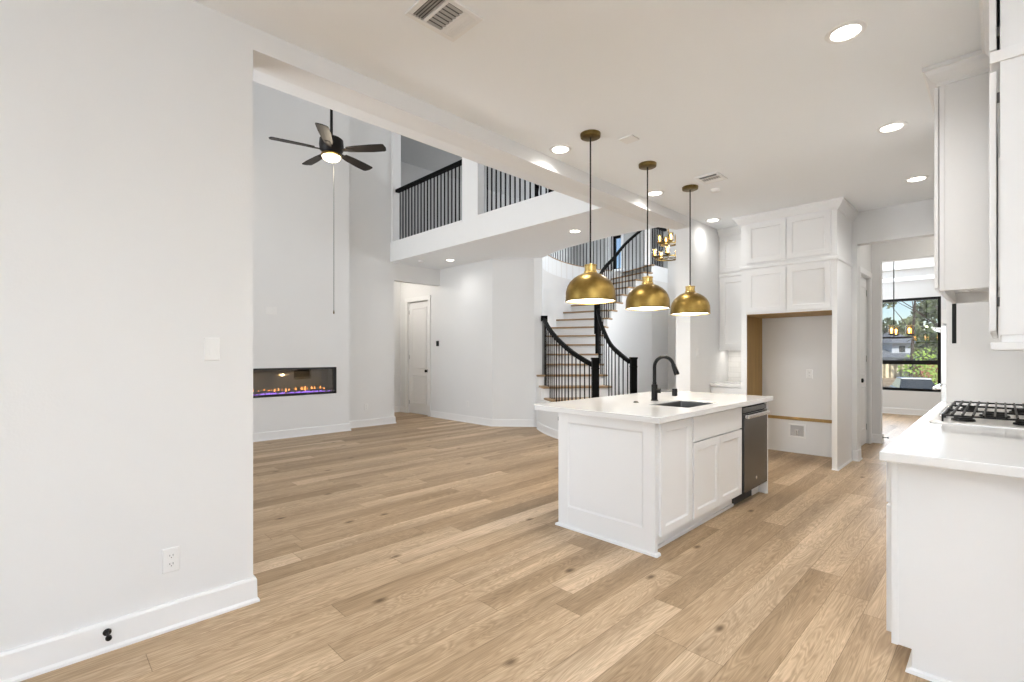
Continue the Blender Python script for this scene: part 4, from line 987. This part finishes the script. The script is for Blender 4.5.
def tree(px, D, h, cr, trunk_r, leaf, label, nl=700, lean=0, crown_z=.65, ls=.16, bare=False, name='tree'):
    x, y, z = out(px, D)
    t_ = thing(name, label, 'tree', (x, y, z), 'trees outside the dining window')
    m = MB(); m.tube([(x, y, z - .1), (x + lean * .3, y, z + h * .3), (x + lean * .6, y, z + h * .62), (x + lean, y, z + h)], [trunk_r, trunk_r * .8, trunk_r * .55, trunk_r * .15], 8)
    ends = []
    for i in range(9 if bare else 5):
        zz = h * random.uniform(.38, .85); a = random.uniform(0, 2 * PI); L_ = h * random.uniform(.18, .34)
        p0_ = (x + lean * zz / h, y, z + zz); e_ = (p0_[0] + math.cos(a) * L_, p0_[1] + math.sin(a) * L_, p0_[2] + L_ * .8)
        m.tube([p0_, ((p0_[0] + e_[0]) / 2, (p0_[1] + e_[1]) / 2, (p0_[2] + e_[2]) / 2 + .1), e_], [trunk_r * .4, trunk_r * .25, trunk_r * .08], 6); ends.append(e_)
    part('trunk', m, 'bark', t_, smooth=True)
    m = MB()
    for e_ in ends: leafy(m, e_, cr * .45, nl // (len(ends) + 4), ls)
    leafy(m, (x + lean * .8, y, z + h * crown_z), cr, nl // 2, ls, (1, 1, h * .33 / cr))
    part('foliage', m, leaf, t_)
tree(910, 38, 11, 1.3, .13, 'leafmid', 'forked bare-trunked tree in the middle of the dining window', 50, lean=.5, crown_z=.9, bare=True)
tree(940, 33, 10, 1.5, .13, 'leafdark', 'dark evergreen tree at the right edge of the dining window', 420, ls=.2)
tree(884, 72, 7.5, 1.8, .2, 'leafdark', 'dark tree rising behind the grey-roofed house', 700, ls=.28)
tree(902, 80, 8.0, 3.0, .25, 'leafmid', 'hazy green tree far behind the house, left of the forked trunk', 900, ls=.35, crown_z=.5)
tree(923, 89, 8.5, 3.4, .25, 'leafmid', 'hazy green tree far behind, right of the forked trunk', 1000, ls=.35, crown_z=.5)
tree(940, 50, 8.0, 2.6, .25, 'leafdark', 'far dark green tree partly behind the oven tower', 800, ls=.3, crown_z=.5)
tree(866, 78, 10, 3.2, .25, 'leafmid', 'far green tree at the left side of the dining window', 900, ls=.3, crown_z=.5)
m = MB()
for i in range(60):
    p = out(random.uniform(840, 985), random.uniform(92, 100)); leafy(m, (p[0], p[1], random.uniform(.0, 5.0)), 3.0, 70, .45)
single('distant_foliage', m, 'leafmid', 'bank of distant woodland foliage behind the houses', 'foliage', kind='stuff')
def bush(px, D, r, leaf, label, n=700, ls=.09):
    p = out(px, D); m = MB(); leafy(m, (p[0], p[1], p[2] + r * .8), r, n, ls, (1, 1, 1.0))
    t_ = thing('bush', label, 'bush', p, 'bushes outside the dining window'); part('foliage', m, leaf, t_)
    m = MB()
    for i in range(5):
        a = i * 1.26; m.tube([(p[0], p[1], p[2] - .05), (p[0] + math.cos(a) * r * .5, p[1] + math.sin(a) * r * .5, p[2] + r)], .02, 5)
    part('stem', m, 'bark', t_)
bush(932, 31, 1.75, 'leafbright', 'bright green bush beside the parked car, right part of the dining window', 900)
bush(938, 19, .6, 'leafbright', 'bright green shrub close to the dining window at its lower right', 700, .06)
bush(902, 21.5, .3, 'leafmid', 'low green shrub in front of the parked car', 400, .04)
# grey-roofed house
hp = out(892, 62); ha = YAW + .12
hs = thing('house', 'pale house with a steep grey hipped roof beyond the window', 'house', hp, 'houses outside the dining window')
m = MB(T(*hp, ha)); m.box(-1.35, 1.35, -1.35, 1.35, 2.4, 4.2); m.box(-6, 1.2, -1.9, 3.5, -.1, 2.4); part('wall', m, 'siding', hs)
m = MB(T(*hp, ha)); m.loft([[(-1.95, -1.95, 4.0), (1.95, -1.95, 4.0), (1.95, 1.95, 4.0), (-1.95, 1.95, 4.0)], [(-.25, -.1, 5.6), (.25, -.1, 5.6), (.25, .1, 5.6), (-.25, .1, 5.6)]]); part('roof', m, 'roof', hs)
m = MB(T(*hp, ha)); m.loft([[(-6.3, -2.4, 2.2), (1.6, -2.4, 2.2), (1.6, 3.8, 2.2), (-6.3, 3.8, 2.2)], [(-5.0, -.6, 3.2), (.6, -.6, 3.2), (.6, 2.0, 3.2), (-5.0, 2.0, 3.2)]]); part('lower_roof', m, 'roof', hs)
m = MB(T(*hp, ha)); m.box(-.35, .45, -1.40, -1.34, 2.9, 3.7); part('house_window', m, 'carglass', hs)
# low stone-pillared building
bp = out(900, 54)
bs = thing('building', 'low building with cream stone pillars and dark gaps beyond the window', 'building', bp, 'houses outside the dining window')
m = MB(T(*bp, YAW + .15)); m.box(-4.0, 2.6, .5, 2.5, -.1, 2.05); part('wall', m, 'shade_open', bs)
for i in range(9):
    m = MB(T(*bp, YAW + .15)); xx = -3.9 + i * .72; m.box(xx, xx + .40, .1, .55, -.1, 1.9); m.box(xx - .05, xx + .45, .05, .55, 1.85, 1.95); part('pillar', m, 'stone', bs)
m = MB(T(*bp, YAW + .15)); m.box(-4.1, 2.7, .0, 2.6, 1.95, 2.12); part('roof', m, 'roof', bs)
single('brick_pile', MB(T(*out(927, 46), .7)).box(-.9, .9, -.5, .5, 0, 1.6).box(-.6, .6, -.4, .4, 1.6, 1.9), 'rust', 'red brick stack behind the bright bush outside', 'bricks', bevel=.03)
# car
cp_ = out(914, 26); ca = YAW + 1.02
cr_ = thing('car', 'silver-blue parked car low in the dining window', 'car', cp_)
mm = T(*cp_, ca)
prof = [(-2.1, .35), (-2.15, .62), (-2.0, .78), (-1.2, .86), (1.6, .90), (2.05, .84), (2.12, .5), (2.05, .32)]
m = MB(mm @ Matrix(((1, 0, 0, 0), (0, 0, 1, 0), (0, 1, 0, 0), (0, 0, 0, 1)))); m.prism(prof, -.85, .85); part('body', m, 'carpaint', cr_, bevel=.05)
m = MB(mm); m.loft([[(-1.25, -.78, .86), (1.7, -.78, .88), (1.7, .78, .88), (-1.25, .78, .86)], [(-.55, -.62, 1.36), (1.0, -.62, 1.38), (1.0, .62, 1.38), (-.55, .62, 1.36)]]); part('window_band', m, 'carglass', cr_, bevel=.02)
m = MB(mm); m.box(-.58, 1.03, -.64, .64, 1.355, 1.41); part('roof', m, 'carpaint', cr_, bevel=.03)
for sx in (-1.35, 1.3):
    for sy in (-.80, .80):
        m = MB(mm @ T(sx, sy, .33) @ Matrix.Rotation(PI / 2, 4, 'X')); m.lathe([(.001, -.1), (.2, -.1), (.31, -.08), (.33, 0), (.31, .08), (.2, .1), (.001, .1)], n=20); part('wheel', m, 'rubber', cr_, smooth=True)
